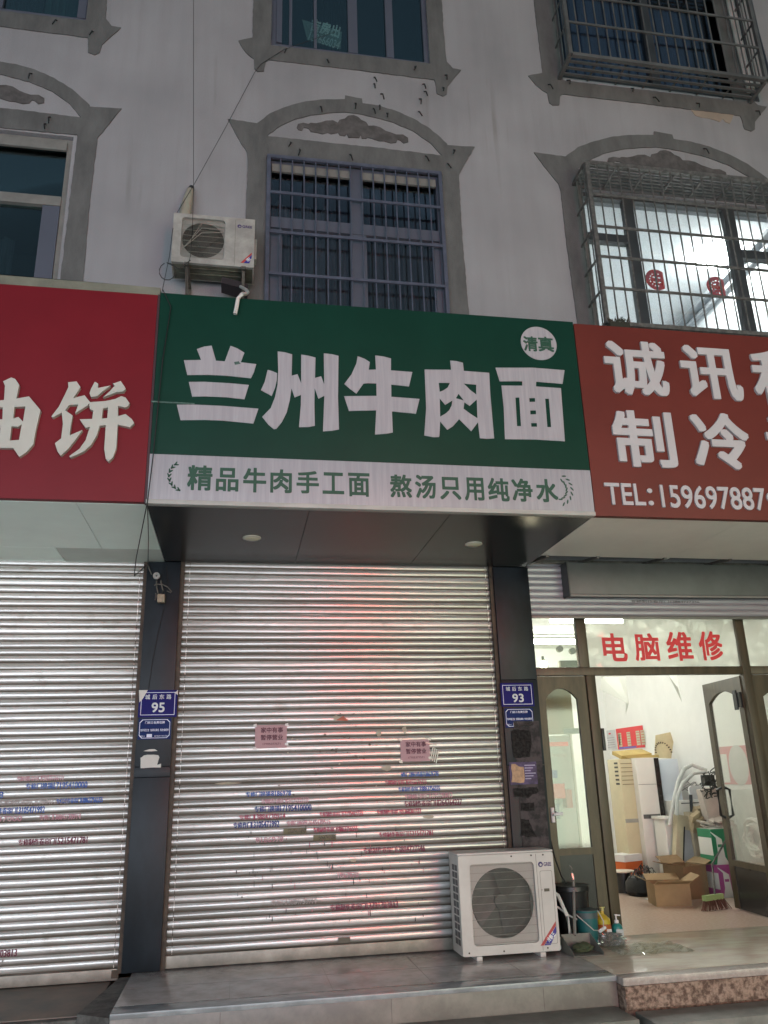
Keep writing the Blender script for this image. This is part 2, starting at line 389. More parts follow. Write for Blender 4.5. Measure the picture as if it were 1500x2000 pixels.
def _letters(s, Y, fit, bold, depth, res=4):
    """lettering as a mesh; heavier strokes come from copies shifted by `bold` em, each a hair in front of the last"""
    cu = bpy.data.curves.new('lettering', 'FONT'); cu.body = s; cu.size = 1; cu.resolution_u = res; cu.extrude = depth / 2
    d = bold * (fit[3] - fit[2]); k = min(1.0, (fit[1] - fit[0]) / max(fit[3] - fit[2], 1e-6) / max(len(s), 1)); dx = d * k
    v0, f0 = _curve_to_wall(cu, Y - depth / 2, (fit[0] + dx, fit[1] - dx, fit[2] + d, fit[3] - d))
    if bold < 0.012: return v0, f0
    vs, fs = [], []
    for i, (a, b) in enumerate(((0, 0), (1, 0), (-1, 0), (0, 1), (0, -1), (.95, .95), (-.95, .95), (.95, -.95), (-.95, -.95))):
        o = len(vs); vs += [(x + a * dx, y - i * 0.00012, z + b * d) for x, y, z in v0]; fs += [[q + o for q in f] for f in f0]
    return vs, fs
def text(s, X0, X1, Z0, Z1, Y, bold=0.02, depth=0.002):
    return _letters(s, Y, (X0, X1, Z0, Z1), bold, depth)
def textpx(s, l, r, t, b, Y, bold=0.02, depth=0.002, plane=None):
    """lettering filling the box seen between columns l..r and rows t..b on the plane Y"""
    cy, cx = (t + b) / 2, (l + r) / 2
    return text(s, at(l, cy, Y).x, at(r, cy, Y).x, at(cx, b, Y).z, at(cx, t, Y).z, Y, bold, depth)
def px2(pts, ox, oy, sc, Y):
    return [(lambda p: (p.x, p.z))(at(ox + x / sc, oy + y / sc, Y)) for x, y in pts]
def circ(cx, cz, r, n=32): return [(cx + r * math.cos(6.2832 * k / n), cz + r * math.sin(6.2832 * k / n)) for k in range(n)]
def rrect(x0, x1, z0, z1, r, n=5):
    o = []
    for cx, cz, a in ((x1 - r, z1 - r, 0), (x0 + r, z1 - r, 90), (x0 + r, z0 + r, 180), (x1 - r, z0 + r, 270)):
        o += [(cx + r * math.cos(R(a + 90 * k / n)), cz + r * math.sin(R(a + 90 * k / n))) for k in range(n + 1)]
    return o
def rough(pts, amp, step):
    o = []
    for i, (x, z) in enumerate(pts):
        x2, z2 = pts[(i + 1) % len(pts)]; d = math.hypot(x2 - x, z2 - z); n = max(1, int(d / step))
        for k in range(n):
            t = k / n; a = amp if k else amp * 0.4
            o.append((x + (x2 - x) * t + random.uniform(-a, a), z + (z2 - z) * t + random.uniform(-a, a)))
    return o

# ------------------------------------------------------------------ ground
struct('street', MB().box(-60, 60, -60, 60, -0.8, -0.336), ASPH)
struct('pavement', MB().box(-14, 14, -11.6, -1.75, -0.33, -0.318), mat('paving', (0.36, 0.35, 0.33), 0.7, var=0.15, scale=3))
struct('subfloor', MB().box(-12, 12, -1.75, 0.25, -0.62, -0.33), KERB)
m = MB()
m.box(-0.66, 2.383, -0.94, 0.2, -0.33, 0.0, 0.004)
m.box(-0.66, 2.383, -1.112, -0.943, -0.03, 0.0, 0.004, mi=1); m.box(-0.66, 2.383, -1.10, -0.943, -0.33, -0.032, 0.002, mi=3)
for x in (-0.05, 0.95, 1.9): m.box(x - .0015, x + .0015, -1.1012, -1.05, -.16, -.034, mi=2)
for k, x in enumerate((0.0, 0.62, 1.24, 1.86)): m.box(x - 0.001, x + 0.001, -0.94, -0.07, -0.01, 0.0008, mi=2)
m.box(-0.66, 2.383, -0.519, -0.517, -0.01, 0.0008, mi=2)
struct('step', m, [STEP, STEP_B, mat('tile_joint', (0.15, 0.13, 0.115), 0.8), mat('riser_tile', (0.24, 0.215, 0.185), 0.35, var=0.22, scale=5)])
m = MB(); m.box(-0.72, 2.36, -1.42, -1.103, -0.33, -0.165, 0.004); m.box(2.42, 9.0, -1.52, -1.24, -0.33, -0.17, 0.004)
struct('lower_step', m, TREAD)
m = MB(); m.box(2.388, 9.0, -1.19, -1.07, -0.045, 0.0, 0.006, mi=1); m.box(2.388, 9.0, -1.066, 0.09, -0.045, 0.0, 0.003, mi=2)
gv = MB(); n = 90
for i in range(n + 1):
    for j in range(5):
        gv.v.append((2.39 + 6.0 * i / n, -1.195 + random.uniform(-0.012, 0.012) * (0 < j < 4), -0.17 + 0.125 * j / 4))
for i in range(n):
    for j in range(4): gv.f.append([i * 5 + j, (i + 1) * 5 + j, (i + 1) * 5 + j + 1, i * 5 + j + 1]); gv.m.append(0); gv.sm.append(False)
m.add(gv.v, gv.f, 0)
m.box(2.39, 9.0, -1.17, 0.09, -0.33, -0.05, mi=0)
struct('granite_step', m, [GRAN, GRAN_E, GRAN_T])
struct('left_pavement', MB().box(-9, -0.80, -0.86, 0.2, -0.33, -0.05, 0.006), CONC)
m = MB()
a, b_, c, d_ = (-0.735, -0.02), (-0.665, -0.02), (-0.665, -1.12), (-0.84, -1.0)
pts = [(-0.80, 0.0), (-0.665, 0.0), (-0.665, -1.09), (-0.845, -0.98)]
pts = [(-0.74, -0.06), (-0.663, -0.06), (-0.663, -1.10), (-0.86, -0.95), (-0.80, -0.5)]
vs = [(x, y, z) for z in (-0.33, -0.022) for x, y in pts]
m.add(vs, [(5, 6, 7, 8, 9), (0, 1, 6, 5), (1, 2, 7, 6), (2, 3, 8, 7), (3, 4, 9, 8), (4, 0, 5, 9)])
m.box(-9, -0.86, -0.93, -0.862, -0.33, -0.055, 0.01)
struct('kerb', m, KERB)

# ------------------------------------------------------------------ building
B = thing('apartment_building', 'pale stuccoed building with grey window surrounds above a row of shops', 'building', (0, 0.12, 0))
OPEN = [(-3.45, -1.66, 5.0, 7.02), (0.135, 1.89, 4.9, 7.02), (3.33, 5.75, 5.15, 7.02), (-3.45, -1.63, 8.44, 10.3), (0.157, 1.845, 8.44, 10.3), (3.33, 5.75, 8.5, 10.3)]
def pierced(x0, x1, z0, z1, y0, y1, holes):
    mb = MB(); X = sorted({x0, x1, *[h[0] for h in holes], *[h[1] for h in holes]}); Z = sorted({z0, z1, *[h[2] for h in holes], *[h[3] for h in holes]})
    for i in range(len(X) - 1):
        for j in range(len(Z) - 1):
            cx, cz = (X[i] + X[i + 1]) / 2, (Z[j] + Z[j + 1]) / 2
            if any(h[0] < cx < h[1] and h[2] < cz < h[3] for h in holes): continue
            mb.quad((X[i], y0, Z[j]), (X[i + 1], y0, Z[j]), (X[i + 1], y0, Z[j + 1]), (X[i], y0, Z[j + 1]))
    for a, b, c, d in holes:
        mb.quad((a, y0, c), (a, y0, d), (a, y1, d), (a, y1, c)); mb.quad((b, y0, c), (b, y1, c), (b, y1, d), (b, y0, d))
        mb.quad((a, y0, d), (b, y0, d), (b, y1, d), (a, y1, d)); mb.quad((a, y0, c), (a, y1, c), (b, y1, c), (b, y0, c))
    return mb
wm = pierced(-9, 9.5, 2.93, 13.0, 0.0, 0.24, OPEN)
wm.box(-9, -3.9, 0.0, 0.24, -0.3, 2.929)
wm.box(6.6, 9.5, 0.0, 0.24, -0.3, 2.929)
obj('wall', wm, WALL, B)
obj('back_wall', MB().box(-9, 9.5, 6.0, 6.2, -0.3, 13).box(-9, 9.5, 0.0, 6.2, 13.0, 13.2).box(-9.2, -9.0, 0, 6.2, -0.3, 13).box(9.5, 9.7, 0, 6.2, -0.3, 13), WALL, B)
obj('parapet_cornice', MB().box(-9.2, 9.7, -0.25, 0.0, 12.7, 13.2, 0.02), CEMENT, B)

# dark rooms behind the unlit windows
def room(x0, x1, z0, z1, y0, y1, m_, name='room'):
    mb = MB()
    mb.quad((x0, y1, z0), (x1, y1, z0), (x1, y1, z1), (x0, y1, z1)); mb.quad((x0, y0, z0), (x0, y1, z0), (x0, y1, z1), (x0, y0, z1))
    mb.quad((x1, y0, z0), (x1, y0, z1), (x1, y1, z1), (x1, y1, z0)); mb.quad((x0, y0, z1), (x0, y1, z1), (x1, y1, z1), (x1, y0, z1)); mb.quad((x0, y0, z0), (x1, y0, z0), (x1, y1, z0), (x0, y1, z0))
    return obj(name, mb, m_, B)
room(-3.6, -1.5, 4.8, 7.2, 0.245, 2.2, DARKROOM); room(0.0, 2.1, 4.7, 7.2, 0.245, 2.2, DARKROOM)
room(-3.6, -1.5, 8.2, 10.5, 0.245, 2.2, DARKROOM); room(0.0, 2.1, 8.2, 10.5, 0.245, 2.2, DARKROOM); room(3.2, 5.9, 8.2, 10.5, 0.245, 2.2, DARKROOM)

# cement surrounds, traced where the stone trim was stripped off
C_OUT = [(478, 620), (480, 420), (484, 313), (482, 298), (463, 267), (445, 234), (502, 242), (527, 223), (553, 212), (590, 201), (627, 196), (673, 195), (674, 188), (707, 194), (708, 203), (740, 208), (773, 218), (807, 233), (840, 253), (873, 282), (873, 285), (927, 288), (913, 312), (896, 343), (897, 367), (903, 473), (918, 640)]
C_IN = [(879, 640), (862, 337), (521, 306), (517, 620)]
C_HOLE = [(521, 267), (540, 252), (573, 235), (607, 226), (640, 222), (673, 220), (697, 223), (730, 230), (767, 240), (807, 257), (840, 280), (863, 305), (740, 290), (640, 280)]
C_ORN = [(418, 210), (425, 190), (455, 183), (485, 190), (500, 183), (530, 186), (560, 180), (590, 170), (630, 168), (660, 182), (668, 165), (700, 158), (720, 142), (750, 138), (778, 148), (795, 165), (825, 180), (838, 200), (870, 200), (905, 208), (940, 230), (1000, 252), (1040, 252), (1070, 270), (1072, 295), (1045, 302), (1025, 285), (1010, 280), (1000, 298), (970, 302), (930, 290), (900, 288), (860, 275), (835, 268), (825, 275), (800, 275), (795, 255), (785, 270), (760, 270), (720, 268), (712, 248), (700, 260), (670, 255), (660, 240), (620, 248), (600, 240), (570, 248), (540, 240), (500, 235), (487, 215), (460, 210), (450, 228), (430, 225)]
T_OUT = [(494, -20), (493, 75), (466, 81), (476, 98), (487, 110), (496, 116), (497, 136), (503, 141), (515, 140), (519, 122), (524, 118), (690, 137), (848, 157), (850, 163), (853, 184), (865, 189), (872, 185), (874, 170), (881, 161), (900, 138), (884, 135), (872, 122), (866, 60), (862, -20)]
T_IN = [(829, -20), (840, 126), (529, 90), (533, -20)]
c_out, c_in, c_hole = px2(C_OUT, 0, 0, 1, 0), px2(C_IN, 0, 0, 1, 0), px2(C_HOLE, 0, 0, 1, 0)
c_orn = px2(C_ORN, 440, 180, 3, 0)
t_out, t_in = px2(T_OUT, 0, 0, 1, 0), px2(T_IN, 0, 0, 1, 0)
t_out[0] = (t_out[0][0], 10.5); t_out[-1] = (t_out[-1][0], 10.5); t_in[0] = (t_in[0][0], 10.5); t_in[-1] = (t_in[-1][0], 10.5)
def remap(pts, f): return [f(x, z) for x, z in pts]
f_left = lambda x, z: (x - 3.52, z)
f_right = lambda x, z: (2.92 + (x + 0.242) * 1.222, z)
f3_right = lambda x, z: (2.958 + (x + 0.16) * 1.222, z + 0.02)
for fn in (lambda x, z: (x, z), f_left, f_right):
    sur = obj('window_surround', MB().add(*shape([rough(remap(c_out + c_in, fn), 0.0035, 0.045), rough(remap(c_hole, fn), 0.0035, 0.045)], 0.012, 0)), CEMENT, B)
    obj('ornament_scar', MB().add(*shape([rough(remap(c_orn, fn), 0.004, 0.05)], 0.01, 0)), CEMENT2, sur)
for fn in (lambda x, z: (x, z), lambda x, z: (x - 3.51, z), f3_right):
    obj('window_surround', MB().add(*shape([rough(remap(t_out + t_in, fn), 0.0035, 0.045)], 0.012, 0)), CEMENT, B)

# a patch of bare render below the upper right window
pp = px2([(1045, 640), (1130, 650), (1300, 670), (1290, 700), (1275, 725), (1250, 715), (1235, 700), (1215, 715), (1170, 700), (1110, 690), (1070, 675)], 1000, 0, 3, 0)
obj('bare_render_patch', MB().add(*shape([rough(pp, 0.006, 0.04)], 0.006, 0)), mat('render_patch', (0.33, 0.28, 0.23), 0.9, var=0.1), B)

# iron pegs
PEGS = [(450 + x / 2.727, y / 2.727) for x, y in ((515, 318), (765, 412), (765, 447), (800, 500), (795, 560), (980, 355), (1140, 400), (1128, 467), (1025, 448), (1030, 487), (1006, 527), (1003, 594), (477, 567), (662, 550), (762, 578), (830, 603), (318, 757), (367, 795), (636, 822), (1038, 830), (1186, 797), (1157, 870), (293, 262))]
PEGS += [(x / 3, y / 3) for x, y in ((335, 120), (545, 185), (190, 432), (293, 685), (270, 725))] + [(1000 + x / 3, y / 3) for x, y in ((210, 495), (320, 470), (695, 518), (825, 570), (1075, 605), (1425, 650), (1120, 870))]
for i, (x, y) in enumerate(PEGS):
    p = at(x, y, 0)
    k = random.uniform(1.3, 2.2)
    obj('iron_peg', MB().tube([p + Vector((0, 0.02, 0.02)), p + Vector((random.uniform(-.012, .012), -0.035 * k, -0.035 * k)), p + Vector((random.uniform(-.02, .02), -0.04 * k, -0.07 * k))], 0.0065, 6), CABLE, B)

# windows
def window(x0, x1, z0, z1, mull, trans, frame, pane, sash=0.05, Y=0.03, name='window'):
    fr = MB(); t = 0.05
    fr.box(x0, x0 + t, Y, Y + 0.07, z0, z1); fr.box(x1 - t, x1, Y, Y + 0.07, z0, z1); fr.box(x0 + t, x1 - t, Y, Y + 0.07, z1 - t, z1); fr.box(x0 + t, x1 - t, Y, Y + 0.07, z0, z0 + t)
    W = obj(name, fr, frame, B)
    for x, wd, za, zb in mull: obj('mullion', MB().box(x - wd / 2, x + wd / 2, Y - 0.006, Y + 0.06, max(za, z0 + t + .001), min(zb, z1 - t - .001)), frame, W)
    for z, h, xa, xb in trans: obj('transom_bar', MB().box(max(xa, x0 + t + .001), min(xb, x1 - t - .001), Y - 0.012, Y + 0.066, z - h / 2, z + h / 2), frame, W)
    obj('pane', MB().box(x0 + t, x1 - t, Y + 0.03, Y + 0.036, z0 + t, z1 - t), pane, W)
    return W
def drape(x0, x1, z0, z1, y, m_, W, amp=0.03, n=60, wob=0.0):
    mb = MB()
    for i in range(n + 1):
        x = x0 + (x1 - x0) * i / n
        for z in (z0, z1): mb.v.append((x, y + amp * math.sin(i * 1.1) + 0.4 * amp * math.sin(i * 2.7), z + (wob * math.sin(i * .35) if z == z1 else 0)))
    for i in range(n): mb.f.append([2 * i, 2 * i + 2, 2 * i + 3, 2 * i + 1]); mb.m.append(0); mb.sm.append(True)
    return obj('curtain', mb, m_, W)
W = window(-3.45, -1.66, 5.0, 7.0, [], [(6.30, 0.10, -9, 9)], PALE, GLASS_T)
obj('sash_stile', MB().box(-1.86, -1.712, 0.015, 0.05, 5.05, 6.24), ALU, W)
obj('top_rail', MB().box(-3.4, -1.71, 0.002, 0.028, 6.86, 6.95), PALE, W)
drape(-3.4, -2.2, 5.1, 6.2, 0.5, CURTAIN_D, W)
W = window(0.137, 1.888, 4.9, 7.0, [(1.02, 0.10, 6.33, 9), (1.03, 0.16, 4, 6.22)], [(6.28, 0.12, -9, 9)], ALU, GLASS_D)
obj('sash_stile', MB().box(0.19, 0.30, 0.03, 0.055, 4.96, 6.21), ALU, W)
obj('sash_stile', MB().box(1.78, 1.835, 0.03, 0.055, 4.96, 6.21), ALU, W)
obj('top_rail', MB().box(0.19, 0.96, 0.004, 0.029, 6.86, 6.945).box(1.08, 1.83, 0.004, 0.029, 6.86, 6.945), PALE, W)
drape(0.2, 1.0, 4.95, 6.2, 0.11, CURTAIN, W, 0.015); drape(1.1, 1.8, 4.95, 6.2, 0.11, CURTAIN, W, 0.02)
drape(0.2, 1.85, 6.3, 6.9, 0.2, CURTAIN_D, W, 0.04)
drape(0.2, 0.75, 6.34, 6.55, 0.12, CURTAIN, W, 0.02, 40, 0.05); drape(1.15, 1.82, 6.34, 6.40, 0.12, CURTAIN, W, 0.02, 40, 0.03)
W = window(-3.45, -1.632, 8.46, 10.28, [(-1.72, 0.08, 0, 99), (-2.5, 0.08, 0, 99)], [], ALU, GLASS_T)
drape(-3.4, -2.2, 8.5, 10.2, 0.4, CURTAIN_D, W); drape(-2.15, -1.8, 8.5, 10.2, 0.28, mat('teal_curtain', (0.10, 0.17, 0.17), 0.9), W)
W = window(0.16, 1.843, 8.45, 10.28, [(0.36, 0.03, 0, 99), (0.62, 0.03, 0, 99), (1.02, 0.10, 0, 99), (1.42, 0.08, 0, 99)], [], ALU, GLASS_T)
obj('sash_stile', MB().box(0.212, 0.27, 0.015, 0.05, 8.51, 10.2), ALU, W)
drape(0.65, 1.0, 8.5, 10.2, 0.8, CURTAIN_D, W)
# notice taped inside that window
pc = px2([(0, 0), (1, 0)], 0, 0, 1, 0)
q = [at(590, 38, 0.08), at(668, 62, 0.08), at(665, 96, 0.08), at(600, 78, 0.08)]
N_ = thing('window_notice', 'pale paper notice stuck crooked behind the top floor window pane', 'notice', q[0])
obj('sheet', MB().add([(p.x, 0.079, p.z) for p in q] + [(p.x, 0.0815, p.z) for p in q], [(3, 2, 1, 0), (4, 5, 6, 7)]), mat('notice_sheet', (0.30, 0.34, 0.33), 0.6), N_)
def slanted(txt, l, r, t, b, Y, ang, bold):
    v, f = textpx(txt, l, r, t, b, Y, bold, 0.002)
    cx, cz = sum(p[0] for p in v) / len(v), sum(p[2] for p in v) / len(v); ca, sa = math.cos(ang), math.sin(ang)
    return [(cx + (p[0] - cx) * ca - (p[2] - cz) * sa, p[1], cz + (p[0] - cx) * sa + (p[2] - cz) * ca) for p in v], f
for a_ in (('吉房出', 606, 664, 43, 68, 0.078, R(-11), 0.03), ('152666034', 603, 664, 71, 88, 0.078, R(-15), 0.02)):
    obj('writing', MB().add(*slanted(*a_)), mat('notice_ink', (0.85, 0.87, 0.85), 0.6), N_)
W = window(3.34, 5.74, 8.52, 10.28, [(4.5, 0.1, 0, 99)], [], ALUDARK, GLASS_D)
drape(3.6, 5.2, 8.55, 10.2, 0.3, CURTAIN_B, W, 0.03)

# lit room behind the caged window
obj('lit_room', room(3.2, 6.3, 4.9, 7.55, 0.245, 3.6, mat('lit_room_white', (0.80, 0.82, 0.84), 0.8, var=0.02), 'lit_room').data and MB().box(3.21, 3.33, 0.4, 3.6, 7.36, 7.42, 0.01).box(3.21, 3.27, 0.4, 3.6, 7.24, 7.30, 0.01).box(3.3, 6.3, 3.45, 3.59, 7.38, 7.44, 0.01).box(6.17, 6.29, 0.4, 3.6, 7.36, 7.42, 0.01).box(6.23, 6.29, 0.4, 3.6, 7.24, 7.30, 0.01), mat('cornice_grey', (0.35, 0.36, 0.38), 0.6), B).name = 'ceiling_cornice'
W = window(3.34, 5.74, 5.16, 7.0, [(3.92, 0.11, 0, 99), (5.09, 0.13, 0, 99)], [(6.45, 0.09, 3.3, 3.87), (6.4, 0.10, 5.15, 5.8)], ALUDARK, GLASS_C)
cl = thing('ceiling_lamp', 'bright round ceiling lamp in the lit upstairs room', 'ceiling lamp', (5.95, 1.5, 7.5))
obj('lamp_cover', MB().lathe((5.95, 1.5, 7.43), [(0.10, 0.0), (0.2, 0.02), (0.24, 0.07), (0.24, 0.11)], 32), emission('lamp_white', (0.93, 0.97, 1.0), 165), cl)
def papercut(px, py):
    c = at(px, py, 0.07); r = 0.125
    lp = [(c.x + r * math.cos(R(a)), c.z + r * math.sin(R(a))) for a in range(50, 311, 10)]
    holes = []
    for k in range(9):
        a = R(70 + 26 * k); holes.append(circ(c.x + .075 * math.cos(a), c.z + .075 * math.sin(a), 0.008, 8))
    for dx, dz in ((-.03, .03), (-.03, -.03), (.03, .025), (.03, -.03)):
        holes.append([(c.x + dx - .014, c.z + dz - .006), (c.x + dx + .014, c.z + dz - .006), (c.x + dx + .014, c.z + dz + .006), (c.x + dx - .014, c.z + dz + .006)])
    return MB().add(*shape([lp] + holes, 0.002, 0.075))
tag(obj('paper_cutting', papercut(1283, 546), REDP), 'red round paper cutting on the lit window, left of the pair', 'paper cutting', 'red paper cuttings on the lit window')
tag(obj('paper_cutting', papercut(1402, 560), REDP), 'red round paper cutting on the lit window, right of the pair', 'paper cutting', 'red paper cuttings on the lit window')

# ------------------------------------------------------------------ window grilles
G = thing('window_grille', 'flat blue grey steel bar grille over the dark window between two signs', 'window grille', (1.0, -0.02, 4.9))
m = MB(); x0, x1, z0, z1 = 0.142, 1.884, 4.9, 7.015
m.box(x0, x0 + .035, -.045, -.015, z0, z1); m.box(x1 - .035, x1, -.045, -.015, z0, z1); m.box(x0 + .035, x1 - .035, -.045, -.015, z1 - .035, z1); m.box(x0 + .035, x1 - .035, -.045, -.015, z0, z0 + .035)
obj('frame', m, STEEL_B, G)
for i in range(14):
    x = x0 + .018 + (x1 - x0 - .036) * (i + 1) / 15
    obj('bar', MB().tube([(x, -.03, z0 + .03), (x, -.03, z1 - .03)], 0.0075, 8), STEEL_B, G)
for z in (6.57, 6.12, 5.665, 5.2): obj('cross_bar', MB().box(x0 + .036, x1 - .036, -.053, -.039, z - .014, z + .014), STEEL_B, G)

def cage(name, label, x0, x1, z0, z1, dep, rails, pitch, m_, slats_top, slats_bottom):
    K = thing(name, label, 'window cage', ((x0 + x1) / 2, 0, z0), None)
    yf = -dep; t = 0.02
    fr = MB()
    for x in (x0, x1):
        fr.box(x - t, x + t, yf - t, yf + t, z0, z1)
        for z in (z0, z1): fr.box(x - t, x + t, yf + t, -0.013, z - t + (.001 if z == z0 else -.001), z + t)
    for z in (z0, z1): fr.box(x0 + t, x1 - t, yf - t, yf + t, z - t, z + t)
    obj('frame', fr, m_, K)
    n = int((x1 - x0) / pitch)
    for i in range(1, n):
        x = x0 + (x1 - x0) * i / n
        obj('bar', MB().tube([(x, yf, z0), (x, yf, z1)], 0.0085, 6), m_, K)
    for z in rails:
        obj('rail', MB().box(x0 + t, x1 - t, yf - .024, yf - .010, z - .013, z + .013).box(x0 - .006, x0 + .006, yf + t, -.013, z - .012, z + .012).box(x1 - .006, x1 + .006, yf + t, -.013, z - .012, z + .012), m_, K)
    for k in (1, 2, 3):
        y = yf + dep * k / 4
        for x in (x0, x1): obj('side_bar', MB().tube([(x, y, z0), (x, y, z1)], 0.008, 6), m_, K)
    ts = MB()
    for k in range(slats_top): y = yf + dep * (k + 1) / (slats_top + 1); ts.box(x0 + t, x1 - t, y - .009, y + .009, z1 - .010, z1 + .010)
    for k in range(1, 7): x = x0 + (x1 - x0) * k / 7; ts.box(x - .01, x + .01, yf + t, -.013, z1 - .024, z1 - .011)
    obj('top_slats', ts, m_, K)
    bs = MB()
    for k in range(slats_bottom): y = yf + dep * (k + 1) / (slats_bottom + 1); bs.box(x0 + t, x1 - t, y - .014, y + .014, z0 - .009, z0 + .009)
    for k in range(1, 7): x = x0 + (x1 - x0) * k / 7; bs.box(x - .01, x + .01, yf + t, -.013, z0 + .010, z0 + .022)
    obj('bottom_slats', bs, m_, K)
    return K
cage('window_cage', 'rusty projecting steel cage over the brightly lit window above the right red sign', 3.315, 5.60, 5.20, 7.05, 0.33, (6.66, 6.28, 5.93, 5.58), 0.111, STEEL_L, 6, 4)
cage('window_cage', 'dim projecting steel cage over the dark window at the top right corner', 3.30, 5.60, 8.46, 10.35, 0.33, (8.90, 9.3, 9.75), 0.111, mat('dim_cage_steel', (0.15, 0.155, 0.15), 0.5, metal=0.3, var=0.2), 6, 3)
tag(obj('pipe', MB().tube([(5.68, -0.30, 8.35), (5.66, -0.28, 9.2), (5.66, -0.28, 10.6)], 0.028, 8), mat('black_pipe', (0.02, 0.022, 0.03), 0.35)), 'black pipe running up beside the dark window cage at the top right', 'pipe')
tag(obj('pipe', MB().tube([(5.62, -0.05, 8.6), (5.60, -0.05, 9.4), (5.60, -0.05, 10.6)], 0.045, 8), HOSE), 'white lagged pipe behind the dark window cage at the top right', 'pipe')
pl = MB()
for i in range(46):
    p = at(1190 + random.uniform(0, 36), 626 + random.uniform(0, 10), -0.40); d = Vector((random.uniform(-1, 1), random.uniform(-.4, .4), random.uniform(.4, 1.3))).normalized() * random.uniform(.03, .075); s_ = Vector((0.012, 0, 0.004))
    pl.add([p - s_, p + s_, p + d], [(0, 1, 2)])
pl.box(at(1188, 634, -.40).x, at(1226, 634, -.40).x, -0.44, -0.37, at(1205, 640, -.40).z - .06, at(1205, 634, -.40).z)
tag(obj('potted_plant', pl, mat('withered_leaves', (0.03, 0.032, 0.022), 0.8)), 'small dark withered plant at the foot of the lit window cage', 'plant')

# ------------------------------------------------------------------ shop signs
SY = -1.52
def leafs(cx, cz, r, a0, a1, n, s, Y):
    mb = MB()
    for i in range(n):
        a = R(a0 + (a1 - a0) * i / (n - 1)); t = a + math.pi / 2 * (1 if a1 > a0 else -1)
        for off, dr in ((0.55, .35), (-0.55, -.35)):
            bx, bz = cx + (r + dr * s) * math.cos(a), cz + (r + dr * s) * math.sin(a); d = t + off
            lp = [(bx + s * (.5 * math.cos(u) * math.cos(d) - .16 * math.sin(u) * math.sin(d)) + .45 * s * math.cos(d), bz + s * (.5 * math.cos(u) * math.sin(d) + .16 * math.sin(u) * math.cos(d)) + .45 * s * math.sin(d)) for u in [6.2832 * k / 10 for k in range(10)]]
            mb.add(*shape([lp], 0.0015, Y))
    return mb
S = thing('shop_sign', 'green beef noodle shop sign with large white characters and a white lower band', 'shop sign', (0.9, SY, 2.91))
obj('panel', MB().box(-0.595, 2.40, SY, SY + 0.05, 3.233, 4.425, 0.003), GREEN, S)
obj('white_band', MB().box(-0.595, 2.40, SY, SY + 0.05, 2.925, 3.2325, 0.002), VINYL_W, S)
obj('bottom_trim', MB().box(-0.60, 2.403, SY - 0.006, SY + 0.05, 2.895, 2.924, 0.003), TRIM, S)
obj('top_cover', MB().box(-0.595, 2.40, SY + 0.052, -0.002, 4.38, 4.42), OLIVE, S)
for xa, xb in ((-0.598, 0.43), (0.434, 1.385), (1.389, 2.40)):
    obj('soffit_panel', MB().box(xa, xb, SY + 0.052, -0.07 if xa < 0 else -0.07, 2.902, 2.93), SOFF_D, S)
for px, py in ((492, 1050), (925, 1062)):
    p = fl(px, py, 2.902)
    dl = obj('downlight', MB().lathe((p.x, p.y, 2.892), [(0.052, 0), (0.066, 0.003), (0.066, 0.0095)], 28), mat('downlight_rim', (0.55, 0.55, 0.45), 0.5), S)
    obj('lens', MB().lathe((p.x, p.y, 2.8885), [(0.046, 0), (0.05, 0.003)], 24), mat('downlight_lens', (0.62, 0.60, 0.42), 0.4), dl)
for q_ in ([(296, 783), (330, 785), (380, 788), (380, 790), (330, 788), (296, 786)], [(457, 708), (466, 706), (470, 711), (459, 713)]):
    obj('scuff', MB().add(*shape([rough(px2(q_, 0, 0, 1, SY), .001, .01)], .0052, SY)), mat('scuff_pale', (0.10, 0.20, 0.16), 0.6, var=0.3, scale=20), S)
